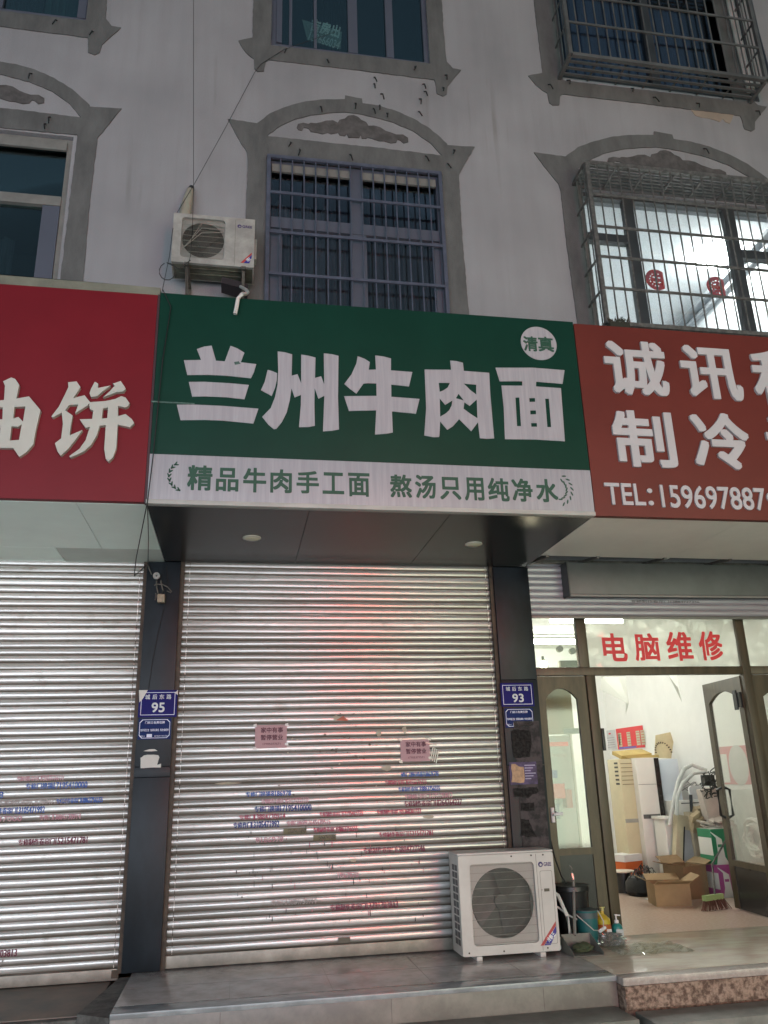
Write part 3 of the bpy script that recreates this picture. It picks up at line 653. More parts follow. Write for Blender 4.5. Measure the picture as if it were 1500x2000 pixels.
CH = {
 '兰': (340, 660, [[[(160, 368), (440, 362), (372, 185), (490, 145), (612, 130), (682, 375), (825, 385), (918, 132), (1030, 175), (1145, 245), (1085, 400), (1337, 430), (1300, 560), (1250, 660), (870, 620), (560, 605), (215, 608)]], [[(240, 720), (500, 718), (900, 740), (1217, 770), (1145, 1002), (850, 970), (500, 955), (295, 960)]], [[(45, 1090), (300, 1088), (800, 1110), (1372, 1155), (1290, 1398), (800, 1350), (500, 1338), (105, 1342)]]]),
 '州': (500, 670, [[[(190, 440), (270, 462), (345, 495), (340, 600), (310, 730), (255, 865), (80, 770), (140, 640)]], [[(352, 140), (470, 155), (588, 188), (580, 535), (675, 510), (735, 660), (735, 192), (850, 210), (968, 240), (960, 572), (1060, 545), (1110, 680), (1103, 172), (1230, 185), (1342, 212), (1335, 900), (1350, 1408), (1240, 1430), (1090, 1440), (1112, 860), (1015, 908), (955, 740), (950, 1000), (957, 1350), (850, 1370), (700, 1372), (730, 1000), (732, 845), (628, 888), (578, 740), (550, 930), (500, 1130), (420, 1290), (330, 1400), (290, 1405), (200, 1330), (100, 1205), (240, 1060), (310, 880), (350, 680), (362, 450)]]]),
 '牛': (660, 680, [[[(320, 135), (430, 175), (518, 230), (500, 355), (618, 352), (606, 122), (740, 140), (862, 172), (862, 365), (1210, 392), (1155, 625), (866, 595), (868, 795), (1327, 830), (1268, 1070), (878, 1032), (892, 1375), (790, 1395), (603, 1408), (622, 1015), (178, 1025), (100, 785), (628, 780), (625, 578), (480, 573), (415, 580), (300, 742), (200, 670), (103, 585), (220, 430), (300, 250)]]]),
 '肉': (810, 690, [[[(160, 268), (590, 272), (575, 122), (680, 132), (782, 158), (797, 290), (1210, 322), (1230, 700), (1290, 1388), (1180, 1395), (1058, 1385), (1028, 1125), (918, 1272), (722, 1075), (620, 1190), (528, 1248), (412, 1110), (400, 1345), (395, 1365), (300, 1368), (155, 1340), (185, 900)], [(388, 483), (572, 485), (535, 560), (470, 605), (405, 632)], [(797, 497), (1000, 515), (1000, 675), (900, 600)], [(713, 662), (797, 772), (668, 736)], [(405, 735), (495, 842), (612, 770), (600, 850), (560, 930), (500, 985), (412, 1035)], [(806, 800), (893, 858), (1008, 755), (1020, 1062), (900, 985), (793, 905)]]]),
 '面': (950, 700, [[[(145, 155), (750, 155), (1270, 195), (1237, 418), (808, 382), (805, 460), (1210, 488), (1275, 1352), (800, 1325), (300, 1318), (280, 800), (243, 445), (583, 447), (583, 375), (215, 378)], [(470, 640), (533, 640), (562, 1105), (497, 1105)], [(695, 648), (788, 648), (793, 710), (700, 712)], [(710, 850), (803, 850), (808, 912), (714, 914)], [(725, 1055), (818, 1055), (823, 1115), (729, 1115)], [(953, 658), (1015, 658), (1052, 1122), (990, 1122)]]])}
for ch, (ox, oy, polys) in CH.items():
    mb = MB()
    for loops in polys: mb.add(*shape([px2(l, ox, oy, 8.3333, SY) for l in loops], 0.004, SY))
    obj('large_character', mb, VINYL_W, S)
for ch, l, r, t, b in (('精', 366, 415, 909, 958), ('品', 422, 466, 914, 960), ('牛', 475, 520, 914, 962), ('肉', 528, 570, 917, 963), ('手', 579, 623, 920, 964), ('工', 630, 672, 923, 965), ('面', 680, 722, 924, 970),
                       ('熬', 762, 804, 927, 972), ('汤', 811, 851, 928, 974), ('只', 859, 900, 932, 976), ('用', 907, 945, 933, 978), ('纯', 953, 994, 934, 979), ('净', 1000, 1040, 935, 980), ('水', 1047, 1089, 936, 981)):
    obj('slogan_character', MB().add(*textpx(ch, l, r, t, b, SY, 0.027)), GREEN2, S)
p = at(1052, 671, SY)
dsc = obj('round_badge', MB().add(*shape([circ(p.x, p.z, 0.138, 48)], 0.004, SY)), VINYL_W, S)
obj('badge_character', MB().add(*textpx('清', 1022, 1050, 657, 686, SY - .004, 0.025)), GREEN2, dsc)
obj('badge_character', MB().add(*textpx('真', 1051, 1081, 658, 687, SY - .004, 0.025)), GREEN2, dsc)
p = at(362, 930, SY); obj('laurel', leafs(p.x, p.z, 0.10, 120, 240, 8, 0.034, SY), GREEN2, S)
p = at(1085, 955, SY); obj('laurel', leafs(p.x, p.z, 0.10, 60, -60, 8, 0.034, SY), GREEN2, S)

S = thing('shop_sign', 'crimson shop sign with raised cream characters at the left edge', 'shop sign', (-2.5, SY, 2.91))
obj('panel', MB().box(-5.2, -0.612, SY, SY + 0.05, 2.905, 4.405, 0.003), RED_L, S)
obj('edge_strip', MB().box(-0.611, -0.5965, SY + 0.002, SY + 0.05, 2.90, 4.41), mat('dark_edge', (0.05, 0.02, 0.025), 0.5), S)
obj('top_flashing', MB().add([(-5.2, SY + .02, 4.406), (-0.6, SY + .02, 4.406), (-0.6, SY + .02, 4.475), (-1.6, SY + .02, 4.49), (-3.0, SY + .02, 4.50), (-5.2, SY + .02, 4.50), (-5.2, SY + .2, 4.46), (-0.6, SY + .2, 4.44)], [(0, 1, 2, 3, 4, 5), (5, 4, 3, 2, 7, 6)]), OLIVE, S)
obj('top_cover', MB().box(-5.2, -0.6, SY + 0.052, -0.002, 4.36, 4.40), OLIVE, S)
for ya, yb in ((SY + 0.052, -0.412), (-0.408, 0.05)):
    for xa, xb in (((-5.2, -1.03), (-1.026, -0.603)) if ya < -1 else ((-5.2, -1.36), (-1.355, -0.603))):
        mbx = MB().box(xa, xb, ya, yb, 2.904, 2.925)
        obj('soffit_panel', mbx, SOFF_L if (ya < -1 or xa < -2) else mat('grey_green_panel', (0.58, 0.66, 0.6), 0.5, var=0.06), S)
obj('raised_character', MB().add(*shape([px2(l, 0, 720, 5.357, SY) for l in [[(45, 155), (130, 115), (170, 130), (213, 190), (183, 335), (315, 312), (435, 455), (390, 640), (360, 810), (290, 890), (215, 942), (150, 850), (-130, 845), (-150, 890), (-230, 860), (-240, 380), (-190, 340), (-60, 362), (55, 350), (65, 200)], [(163, 420), (278, 417), (252, 575), (205, 525), (150, 543)], [(133, 622), (200, 628), (240, 600), (212, 765), (115, 772)], [(-120, 425), (42, 425), (38, 550), (-120, 560)], [(-120, 630), (20, 622), (5, 770), (-120, 772)]]], 0.03, SY)), LETTER_L, S)
obj('raised_character', MB().add(*shape([px2(l, 0, 720, 5.357, SY) for l in [[(-470, 190), (-420, 175), (-360, 240), (-365, 300), (-420, 290)]]], 0.03, SY)).add(*shape([px2(l, 0, 720, 5.357, SY) for l in [[(-520, 400), (-470, 380), (-400, 440), (-405, 500), (-460, 490)]]], 0.03, SY)).add(*shape([px2(l, 0, 720, 5.357, SY) for l in [[(-500, 700), (-300, 540), (-340, 700), (-420, 880), (-480, 860)]]], 0.03, SY)), LETTER_L, S)
mb = MB()
for k, loops in enumerate(([[(722, 165), (810, 155), (850, 215), (775, 330), (893, 300), (950, 372), (925, 405), (795, 488), (828, 395), (735, 400), (690, 458), (565, 530), (548, 520), (625, 420), (690, 290), (725, 215)]],
    [[(655, 475), (690, 455), (768, 510), (750, 620), (738, 718), (870, 662), (800, 760), (730, 850), (645, 930), (610, 880), (585, 800), (650, 750), (668, 600)]],
    [[(1000, 160), (1035, 180), (1030, 225), (1165, 200), (1080, 260), (1020, 312), (960, 318), (945, 280), (960, 235)]], [[(1188, 180), (1270, 153), (1322, 230), (1300, 260), (1220, 270), (1085, 322), (1150, 265), (1210, 200)]],
    [[(940, 375), (1110, 362), (1215, 340), (1275, 310), (1320, 325), (1362, 385), (1345, 415), (1315, 428), (1242, 412), (1240, 520), (1320, 497), (1385, 550), (1410, 592), (1365, 635), (1238, 605), (1225, 850), (1190, 945), (1145, 992), (1115, 965), (1098, 860), (1115, 612), (1052, 618), (1020, 720), (960, 820), (880, 890), (745, 950), (735, 935), (840, 860), (905, 770), (950, 630), (905, 640), (843, 552), (973, 548), (985, 460), (950, 445)], [(1085, 438), (1138, 428), (1130, 540), (1072, 545)]])):
    mb.add(*shape([px2(l, 0, 720, 5.357, SY) for l in loops], 0.03 + .0007 * k, SY))
obj('raised_character', mb, LETTER_L, S)

S = thing('shop_sign', 'orange red repair shop sign with white characters and a telephone number at the right', 'shop sign', (4.0, SY, 2.91))
obj('panel', MB().box(2.405, 7.5, SY, SY + 0.05, 2.897, 4.412, 0.003), RED_R, S)
obj('top_cover', MB().box(2.405, 7.5, SY + 0.052, -0.002, 4.36, 4.40), OLIVE, S)
sp = MB()
for xa, xb, dz in ((2.404, 3.55, 0), (3.553, 5.2, -0.004), (5.203, 7.5, 0)):
    sp.add([(xa, SY + .052, 2.90), (xb, SY + .052, 2.90), (xb, -0.41, 2.905 + dz), (xa, -0.44, 2.905)] + [(xa, SY + .052, 2.915), (xb, SY + .052, 2.915), (xb, -0.41, 2.92), (xa, -0.44, 2.92)], [(3, 2, 1, 0), (4, 5, 6, 7), (2, 3, 7, 6), (0, 1, 5, 4), (1, 2, 6, 5), (3, 0, 4, 7)])
obj('soffit_panel', sp, SOFF_R, S)
br = MB()
for x in (2.46, 2.9, 3.5, 4.1, 4.7, 5.3): br.obox((x, -0.2, 2.93), (0, 1, 0.12), (1, 0, 0), (0, 0, 1), 0.25, 0.012, 0.012)
br.box(2.42, 7.4, -0.07, -0.04, 2.94, 2.97)
obj('support_bracket', br, STEEL_D, S)
for ch, l, r, t, b in (('诚', 1180, 1300, 669, 774), ('讯', 1329, 1443, 679, 782), ('科', 1468, 1585, 688, 796), ('制', 1196, 1315, 805, 914), ('冷', 1350, 1461, 809, 918), ('设', 1497, 1612, 815, 926)):
    obj('raised_character', MB().add(*textpx(ch, l, r, t, b, SY, 0.027, 0.02)), LETTER_R, S)
obj('telephone_number', MB().add(*textpx('TEL', 1181, 1258, 945, 987, SY, 0.02, 0.012)).add(*textpx(':', 1264, 1274, 955, 988, SY, 0.012, 0.012)).add(*textpx('159697887', 1290, 1493, 951, 995, SY, 0.02, 0.012)).add(*textpx('9', 1497, 1519, 962, 997, SY, 0.02, 0.012)), LETTER_R, S)

# ------------------------------------------------------------------ pilasters (parts of the building)
def tiles(x0, x1, joints, Y, m_):
    mb = MB()
    for za, zb in zip(joints[:-1], joints[1:]): mb.box(x0, x1, Y, 0.2, za + .0015, zb - .0015, 0.002)
    return mb
obj('pilaster', tiles(-0.732, -0.475, (0.0, 1.27, 1.345, 2.899), -0.065, TILE_D), TILE_D, B)
pr = tiles(2.115, 2.425, (0.0, 1.28, 1.95, 2.899), -0.065, TILE_D)
obj('pilaster', pr, TILE_D, B)
pq = MB()
for za, zb in ((0.0, 1.30), (1.303, 1.62)): pq.box(2.19, 2.405, -0.072, -0.0655, za + .002, zb)
obj('stained_tile', pq, TILE_OLD, B)
for q_ in ([(230, 640), (300, 610), (450, 640), (460, 780), (440, 930), (260, 945), (235, 800)], [(330, 1460), (490, 1455), (495, 1550), (335, 1550)], [(335, 1640), (430, 1650), (470, 1760), (520, 1850), (330, 1840), (345, 1740)], [(250, 1290), (520, 1280), (540, 1330), (420, 1400), (260, 1390)]):
    obj('glue_patch', MB().add(*shape([rough(px2(q_, 960, 1320, 5.88, -.0725), .005, .02)], .0015, -.0725)), mat('glue_dark', (0.032, 0.03, 0.028), 0.7, var=.4, scale=40, spec=.15), B)

# ------------------------------------------------------------------ roller shutters
def prof(t):
    if 0.05 <= t < 0.955: return 0.30 + 0.70 * (1 - abs((t - 0.60) / (0.55 if t < 0.60 else 0.42)) ** 2.2)
    return _prof_ends(t)
def _prof_ends(t):
    if t < 0.05: return 0.1 * t / 0.05
    if t > 0.955: return max(0.12, 1 - (t - 0.955) / 0.045) * 0.62
    return (0.30 + 0.70 * math.sin(math.pi * min(1, (t - 0.05) / 0.90) ** 0.8) ** 0.7) if t < 0.9 else 0.62
BULGE = 0.0105
PR = [(t, prof(t)) for t in (0.0, 0.03, 0.06, 0.12, 0.2, 0.3, 0.42, 0.55, 0.68, 0.8, 0.88, 0.93, 0.97, 0.999)]
TILT = [random.gauss(0, 0.06) for _ in range(80)]
def slat_y(z, z0, Y):
    k = math.floor((z - z0) / PITCH_S); t = ((z - z0) / PITCH_S) % 1.0; Y = Y + TILT[(k + int(z0 * 1000)) % 80] * (t - .5) * PITCH_S
    for (a, pa), (b, pb) in zip(PR[:-1], PR[1:]):
        if a <= t <= b: return Y - BULGE * (pa + (pb - pa) * (t - a) / (b - a))
    return Y - BULGE * PR[-1][1]
def shutter(name, label, x0, x1, z0, n, Y, zb, mat_, chan=True):
    T = thing(name, label, 'roller shutter', ((x0 + x1) / 2, Y, zb))
    mb = MB(); rows = []
    for k in range(n):
        for t, p in PR: rows.append((z0 + (k + t) * PITCH_S, Y - BULGE * p + TILT[(k + int(z0 * 1000)) % 80] * (t - .5) * PITCH_S))
    nx = 24
    for (z, y) in rows:
        for i in range(nx + 1):
            x = x0 + (x1 - x0) * i / nx
            mb.v.append((x, y + 0.0022 * math.sin(x * 2.3 + z * 1.7) + 0.0003 * math.sin(x * 11 + 7 * math.floor((z - z0) / PITCH_S)), z + 0.0012 * math.sin(x * 6 + 5 * math.floor((z - z0) / PITCH_S))))
    for r in range(len(rows) - 1):
        for i in range(nx): a = r * (nx + 1) + i; mb.f.append([a, a + 1, a + nx + 2, a + nx + 1]); mb.m.append(0); mb.sm.append(True)
    obj('slat_curtain', mb, mat_, T)
    obj('bottom_bar', MB().box(x0, x1, Y - 0.022, Y + 0.01, zb, z0 - 0.002, 0.004), mat('shutter_bottom_bar', (0.34, 0.31, 0.26), 0.45, metal=0.3, var=0.2, scale=6), T)
    if chan:
        for xa, xb in ((x0 - 0.028, x0 + 0.006), (x1 - 0.006, x1 + 0.028)): obj('guide_channel', MB().box(xa, xb, Y - 0.04, Y - 0.02, -0.02 + .02, z0 + n * PITCH_S).box(xa if xa < x0 else xb - .006, xa + .006 if xa < x0 else xb, Y - .0199, Y + 0.05, 0, z0 + n * PITCH_S), RUSTY, T)
    return T
Z0C = 0.085; NS = 53
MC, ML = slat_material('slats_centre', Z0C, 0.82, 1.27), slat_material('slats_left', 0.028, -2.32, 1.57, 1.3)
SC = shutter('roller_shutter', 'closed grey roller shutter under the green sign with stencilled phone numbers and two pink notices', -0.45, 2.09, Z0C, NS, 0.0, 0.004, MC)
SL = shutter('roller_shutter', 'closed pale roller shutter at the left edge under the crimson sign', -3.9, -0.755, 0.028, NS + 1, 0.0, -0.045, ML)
obj('lock', MB().box(at(672, 1842, -.03).x - .04, at(672, 1842, -.03).x + .045, -0.026, -0.0225, 0.095, 0.13), mat('lock_plate', (0.10, 0.085, 0.06), 0.5), SC)
obj('lock', MB().box(-0.80, -0.757, -0.030, -0.0225, -0.03, 0.02), RUSTY, SL)
INK = {k: mat('ink_' + k, c, 0.6, var=0.25, scale=40, col2=c2, lo=0.42, hi=0.5) for k, c, c2 in (
    ('blue', (0.03, 0.09, 0.34), (0.12, 0.18, 0.38)), ('navy', (0.02, 0.04, 0.20), (0.06, 0.09, 0.25)), ('red', (0.30, 0.04, 0.08), (0.40, 0.16, 0.18)),
    ('pink', (0.42, 0.20, 0.24), (0.52, 0.38, 0.38)), ('maroon', (0.14, 0.02, 0.05), (0.25, 0.10, 0.12)), ('grey', (0.27, 0.23, 0.22), (0.42, 0.38, 0.36)), ('black', (0.03, 0.025, 0.025), (0.12, 0.1, 0.1)))}
def conform(v, f, z0, Y, lift):
    bm = bmesh.new(); bv = [bm.verts.new(p) for p in v]
    for q in f:
        try: bm.faces.new([bv[i] for i in q])
        except ValueError: pass
    zs = [p[2] for p in v]; z = math.floor((min(zs) - z0) / PITCH_S) * PITCH_S + z0
    while z < max(zs):
        for t, _ in PR:
            zz = z + t * PITCH_S
            if min(zs) < zz < max(zs): bmesh.ops.bisect_plane(bm, geom=bm.verts[:] + bm.edges[:] + bm.faces[:], plane_co=(0, 0, zz), plane_no=(0, 0, 1))
        z += PITCH_S
    bm.verts.index_update()
    for q in bm.verts: q.co.y = slat_y(q.co.z, z0, Y) - lift
    vs = [q.co[:] for q in bm.verts]; fs = [[q.index for q in p.verts] for p in bm.faces]; bm.free(); return vs, fs
def flat_text(s, X0, X1, Z0, Z1, bold):
    cu = bpy.data.curves.new('lettering', 'FONT'); cu.body = s; cu.size = 1; cu.resolution_u = 2
    return _curve_to_wall(cu, 0, (X0, X1, Z0, Z1))
def heavy(z0, s, X0, X1, Z0, Z1, d):
    mb = MB()
    for i, (a, b) in enumerate(((0, 0), (1, 0), (-1, 0), (0, .6))):
        mb.add(*conform(*flat_text(s, X0 + a * d, X1 + a * d, Z0 + b * d, Z1 + b * d, 0), z0, 0, 0.0062 + i * .00015))
    return mb.v, mb.f
for T_, xs in ((SC, (-0.405, 2.06)), (SL, (-0.79,))):
    for xs_ in xs:
        q_ = MB(); zz0 = Z0C if T_ is SC else 0.028
        q_.add(*conform([(xs_ - .0022, 0, zz0 + .002), (xs_ + .0022, 0, zz0 + .002), (xs_ + .0022, 0, zz0 + NS * PITCH_S - .003), (xs_ - .0022, 0, zz0 + NS * PITCH_S - .003)], [(0, 1, 2, 3)], zz0, 0, .005))
        obj('end_clips', q_, mat('end_clip', (0.8, 0.76, 0.7), 0.25, metal=.2, scale=26, stretch=(1, 1, 1), col2=(0.08, 0.06, 0.045), lo=.45, hi=.55), T_)
def stencil(T, s, l, r, y, ink, z0, h=0.037, bold=0.015):
    a, b = at(l, y, -0.01), at(r, y, -0.01); z = (a.z + b.z) / 2
    zc = (math.floor((z - z0) / PITCH_S) + 0.53) * PITCH_S + z0
    i = next((k for k, c in enumerate(s) if c.isdigit()), 0)
    mb = MB(); wsum = sum(0.55 if c.isdigit() else 1.0 for c in s); x = a.x; u = (b.x - a.x) / wsum
    if i:
        mb.add(*heavy(z0, s[:i], x, x + u * i * .97, zc - h / 2 * .92, zc + h / 2 * .92, 0.0016)); x += u * i
    mb.add(*heavy(z0, s[i:], x, b.x, zc - h / 2, zc + h / 2, 0.0016))
    obj('stencilled_number', mb, INK[ink], T)
for s, l, r, y, ink in (('专修门换锁8186978', 480, 568, 1549, 'blue'), ('专修制作卷帘门13012925333', 510, 602, 1564, 'pink'), ('专修门换锁17195410000', 497, 608, 1580, 'navy'), ('专修门13884730914', 467, 557, 1598, 'red'), ('专修作门13105471992', 456, 545, 1615, 'navy'),
    ('专修制作卷帘门17195415555', 624, 709, 1590, 'red'), ('专修门换锁17645470515', 560, 645, 1608, 'pink'), ('专修制作卷帘门18863756555', 612, 698, 1621, 'red'), ('8186978', 500, 553, 1641, 'pink'),
    ('修门换锁8186978', 783, 856, 1509, 'blue'), ('专修制作卷帘门15653716111', 752, 832, 1527, 'red'), ('专修制作卷帘门18863756555', 778, 859, 1541, 'blue'), ('专修制作卷帘门13791703813', 790, 883, 1556, 'pink'),
    ('专修制作卷帘门18264764227', 789, 902, 1570, 'maroon'), ('专修制作卷帘门05368303333', 736, 822, 1586, 'red'), ('专修制作卷帘门15215471781', 740, 845, 1630, 'red'), ('专修制作卷帘门13884727346', 710, 830, 1664, 'maroon'),
    ('专修门13884730914', 530, 618, 1766, 'grey'), ('专修制作卷帘门13791703813', 645, 777, 1770, 'maroon'), ('1887978', 660, 700, 1712, 'pink')):
    stencil(SC, s, l, r, y, ink, Z0C, 0.045 if ink in ('navy', 'maroon') else 0.037)
for s, l, r, y, ink in (('专修制作卷帘门15653716111', 33, 123, 1527, 'pink'), ('专修门换锁17195410000', 50, 170, 1541, 'blue'), ('8186978', -60, 7, 1549, 'blue'), ('专修制作卷帘门13884727346', 0, 135, 1559, 'grey'), ('专修制作卷帘门13105471992', -30, 88, 1577, 'blue'),
    ('专修制作卷帘门18863756555', 110, 200, 1571, 'blue'), ('专修门13884730914', 78, 158, 1590, 'pink'), ('15337000', -30, 43, 1597, 'pink'), ('专修制作卷帘门15215471781', 37, 171, 1637, 'maroon'), ('专修制作卷帘门13791703813', -120, 33, 1862, 'maroon'), ('13884727', -50, 7, 1878, 'grey')):
    stencil(SL, s, l, r, y, ink, 0.028, 0.045 if ink in ('maroon', 'blue') and l != 110 else 0.037)
# runs of paint and torn scraps left on the slats
dr = MB(); dp = MB(); SCR = []
def onslat(mb, pts, z0=Z0C, lift=0.0060):
    mb.add(*conform([(p[0], 0, p[1]) for p in pts], [list(range(len(pts)))], z0, 0, lift))
for i in range(80):
    px, py = random.uniform(455, 830), random.uniform(1620, 1800); p = at(px, py, -.01); h = random.uniform(.01, .045); ww = random.uniform(.0015, .004)
    onslat(dr if random.random() < .7 else dp, [(p.x - ww, p.z), (p.x + ww, p.z), (p.x + ww * .6, p.z + h), (p.x - ww * .6, p.z + h)])
for i in range(60):
    px, py = random.gauss(660, 70), random.gauss(1450, 55)
    if py < 1385 or py > 1560: continue
    p = at(px, py, -.01); r_ = random.uniform(.003, .012)
    q_ = MB(); SCR.append((q_, random.random() < .6)); onslat(q_, [(p.x + r_ * random.uniform(.4, 1.4) * math.cos(a), p.z + r_ * random.uniform(.4, 1.1) * math.sin(a)) for a in (0, .9, 1.7, 2.6, 3.5, 4.4, 5.3)])
for px, py, ww, hh in ((657, 1402, .035, .02), (755, 1500, .045, .02), (740, 1432, .02, .03), (790, 1425, .02, .03), (445, 1530, .09, .008), (835, 1595, .05, .014), (690, 1680, .03, .016)):
    p = at(px, py, -.01)
    q_ = MB(); SCR.append((q_, False)); onslat(q_, [(p.x + ww * math.cos(a) * random.uniform(.7, 1.2), p.z + hh * math.sin(a) * random.uniform(.7, 1.2)) for a in (0, .8, 1.6, 2.4, 3.1, 4, 4.8, 5.5)])
obj('paint_run', dr, INK['black'], SC); obj('paint_run', dp, INK['red'], SC)
for q_, g_ in SCR:
    if q_.f: obj('glue_residue' if g_ else 'paper_scrap', q_, mat('old_glue', (0.24, 0.20, 0.16), 0.7, var=0.4, scale=60) if g_ else mat('torn_paper', (0.50, 0.44, 0.34), 0.6, var=0.2), SC)
p = at(668, 1404, -.01); rs = MB(); onslat(rs, [(p.x - .05, p.z - .01), (p.x + .05, p.z - .018), (p.x + .01, p.z + .022)], lift=.0068); obj('red_tape_scrap', rs, mat('red_tape', (0.42, 0.10, 0.05), 0.5), SC)
for px, py, a in ((634, 1639, '15064741688'), (576, 1627, '13665471698')):
    p = at(px, py, -.01); zc = (math.floor((p.z - Z0C) / PITCH_S) + 0.5) * PITCH_S + Z0C; x0, x1 = p.x - .085, p.x + .085; q = MB()
    onslat(q, [(x0, zc - .02), (x1, zc - .02), (x1, zc + .02), (x0, zc + .02)]); st = obj('advert_sticker', q, mat('olive_sticker', (0.22, 0.19, 0.11), 0.6, var=0.2), SC)
    obj('sticker_print', MB().add(*conform(*flat_text(a, x0 + .035, x1 - .008, zc - .015, zc + .015, .02), Z0C, 0, .0075)), INK['black'], st)

def notice(l, r, t, b, label):
    a = at((l + r) / 2, (t + b) / 2, -0.014); x0, x1 = at(l, (t + b) / 2, -.014).x, at(r, (t + b) / 2, -.014).x; z0, z1 = at((l + r) / 2, b, -.014).z, at((l + r) / 2, t, -.014).z
    T = thing('paper_notice', label, 'notice', (a.x, -0.013, z0), 'pink notices taped to the roller shutter')
    mb = MB(); n = 8
    for i in range(n + 1):
        for j in range(n + 1):
            x, z = x0 + (x1 - x0) * i / n, z0 + (z1 - z0) * j / n; mb.v.append((x, -0.0195 - 0.0012 * math.sin(i * 2.1) * math.sin(j * 1.7), z))
    for i in range(n):
        for j in range(n): a_ = i * (n + 1) + j; mb.f.append([a_, a_ + n + 1, a_ + n + 2, a_ + 1]); mb.m.append(0); mb.sm.append(True)
    obj('sheet', mb, PAPERP, T)
    wd, ht = x1 - x0, z1 - z0
    obj('writing', MB().add(*text('家中有事', x0 + wd * .18, x1 - wd * .12, z0 + ht * .66, z0 + ht * .9, -.0212, 0.02, .001)).add(*text('暂停营业', x0 + wd * .18, x1 - wd * .12, z0 + ht * .34, z0 + ht * .58, -.0212, 0.02, .001)).add(*text('17705377571', x0 + wd * .25, x1 - wd * .2, z0 + ht * .13, z0 + ht * .22, -.0212, 0.01, .001)), INKD, T)
    tpm = MB()
    for cx, cz in ((x0, z1), (x1, z1), (x0, z0), (x1, z0 + ht * .15)):
        tpm.add([(cx - .012, -.0222, cz - .008), (cx + .014, -.0222, cz - .012), (cx + .01, -.0222, cz + .012), (cx - .014, -.0222, cz + .006)], [(0, 1, 2, 3)])
    obj('tape', tpm, mat('clear_tape', (0.62, 0.55, 0.5), 0.15), T)
    return T, x1, z0, ht
notice(498, 560, 1416, 1461, 'pink paper notice on the roller shutter, higher one with all its edges showing')
T, x1, z0, ht = notice(782, 839, 1444, 1487, 'pink paper notice on the roller shutter with peeling silvery tape on its right edge')
mb = MB()
for k in range(4):
    mb.obox((x1 + .015 + .014 * k, -.026 - .001 * k, z0 + ht * .35 - .01 * k), (0.25, -.05, 1), (1, 0, -.25), (0, 1, 0), 0.05, 0.004, 0.0004)
mb.obox((x1 + .01, -.032, z0 + ht * .78), (1, -.05, -.25), (0.25, 0, 1), (0, 1, 0), 0.045, 0.004, 0.0004)
obj('peeling_tape', mb, mat('silvery_tape', (0.42, 0.42, 0.38), 0.3, metal=0.2), T)

# ------------------------------------------------------------------ house number plates and plaques
def framed(mb, x0, x1, z0, z1, Y, t, cut=0.0):
    o = [(x0 + cut, z0), (x1 - cut, z0), (x1, z0 + cut), (x1, z1 - cut), (x1 - cut, z1), (x0 + cut, z1), (x0, z1 - cut), (x0, z0 + cut)] if cut else [(x0, z0), (x1, z0), (x1, z1), (x0, z1)]
    cx, cz = (x0 + x1) / 2, (z0 + z1) / 2
    i = [(x + (t if x < cx else -t), z + (t if z < cz else -t)) for x, z in o]
    return mb.add(*shape([o, i], 0.001, Y))
def number_plate(l, r, t, b, num, label, rows, nums):
    Y = -0.066; x0, x1 = at(l, (t + b) / 2, Y).x, at(r, (t + b) / 2, Y).x; z0, z1 = at((l + r) / 2, b, Y).z, at((l + r) / 2, t, Y).z
    T = thing('house_number', label, 'house number', ((x0 + x1) / 2, Y, z0), 'blue house number plates')
    obj('plate', MB().box(x0, x1, Y - .006, Y, z0, z1, 0.001), PLATE, T)
    e = 0.016; obj('border', framed(MB(), x0 + e, x1 - e, z0 + e, z1 - e, Y - .006, 0.004), PLATE_T2, T)
    wd, ht = x1 - x0, z1 - z0
    mb = MB()
    for k, ch in enumerate('城后东路'):
        xa = x0 + wd * (0.16 + 0.185 * k); mb.add(*text(ch, xa, xa + wd * .125, z0 + ht * .66, z0 + ht * .84, Y - .006, 0.015, .001))
    obj('street_name', mb, PLATE_T, T)
    obj('number', MB().add(*text(num, x0 + wd * .34, x0 + wd * .68, z0 + ht * .18, z0 + ht * .54, Y - .006, 0.03, .001)), PLATE_T, T)
    return T, x0, x1, z0, z1
T, x0, x1, z0, z1 = number_plate(271, 346, 1348, 1401, '95', 'blue house number plate 95 with a torn white sticker on one corner', 0, 0)
obj('torn_sticker', MB().add([(x0 - .004, -.0735, z1 + .002), (x0 + .06, -.0735, z1), (x0 + .03, -.0735, z1 - .06), (x0 + .005, -.0735, z1 - .09)], [(0, 3, 2, 1)]), PAPERW, T)
obj('torn_sticker', MB().add([(x1 - .02, -.0735, z1 - .02), (x1 + .002, -.0735, z1), (x1 + .002, -.0735, z1 - .04)], [(0, 2, 1)]), PAPERW, T)
number_plate(978, 1042, 1334, 1380, '93', 'blue house number plate 93 on the pilaster left of the open shop', 0, 0)
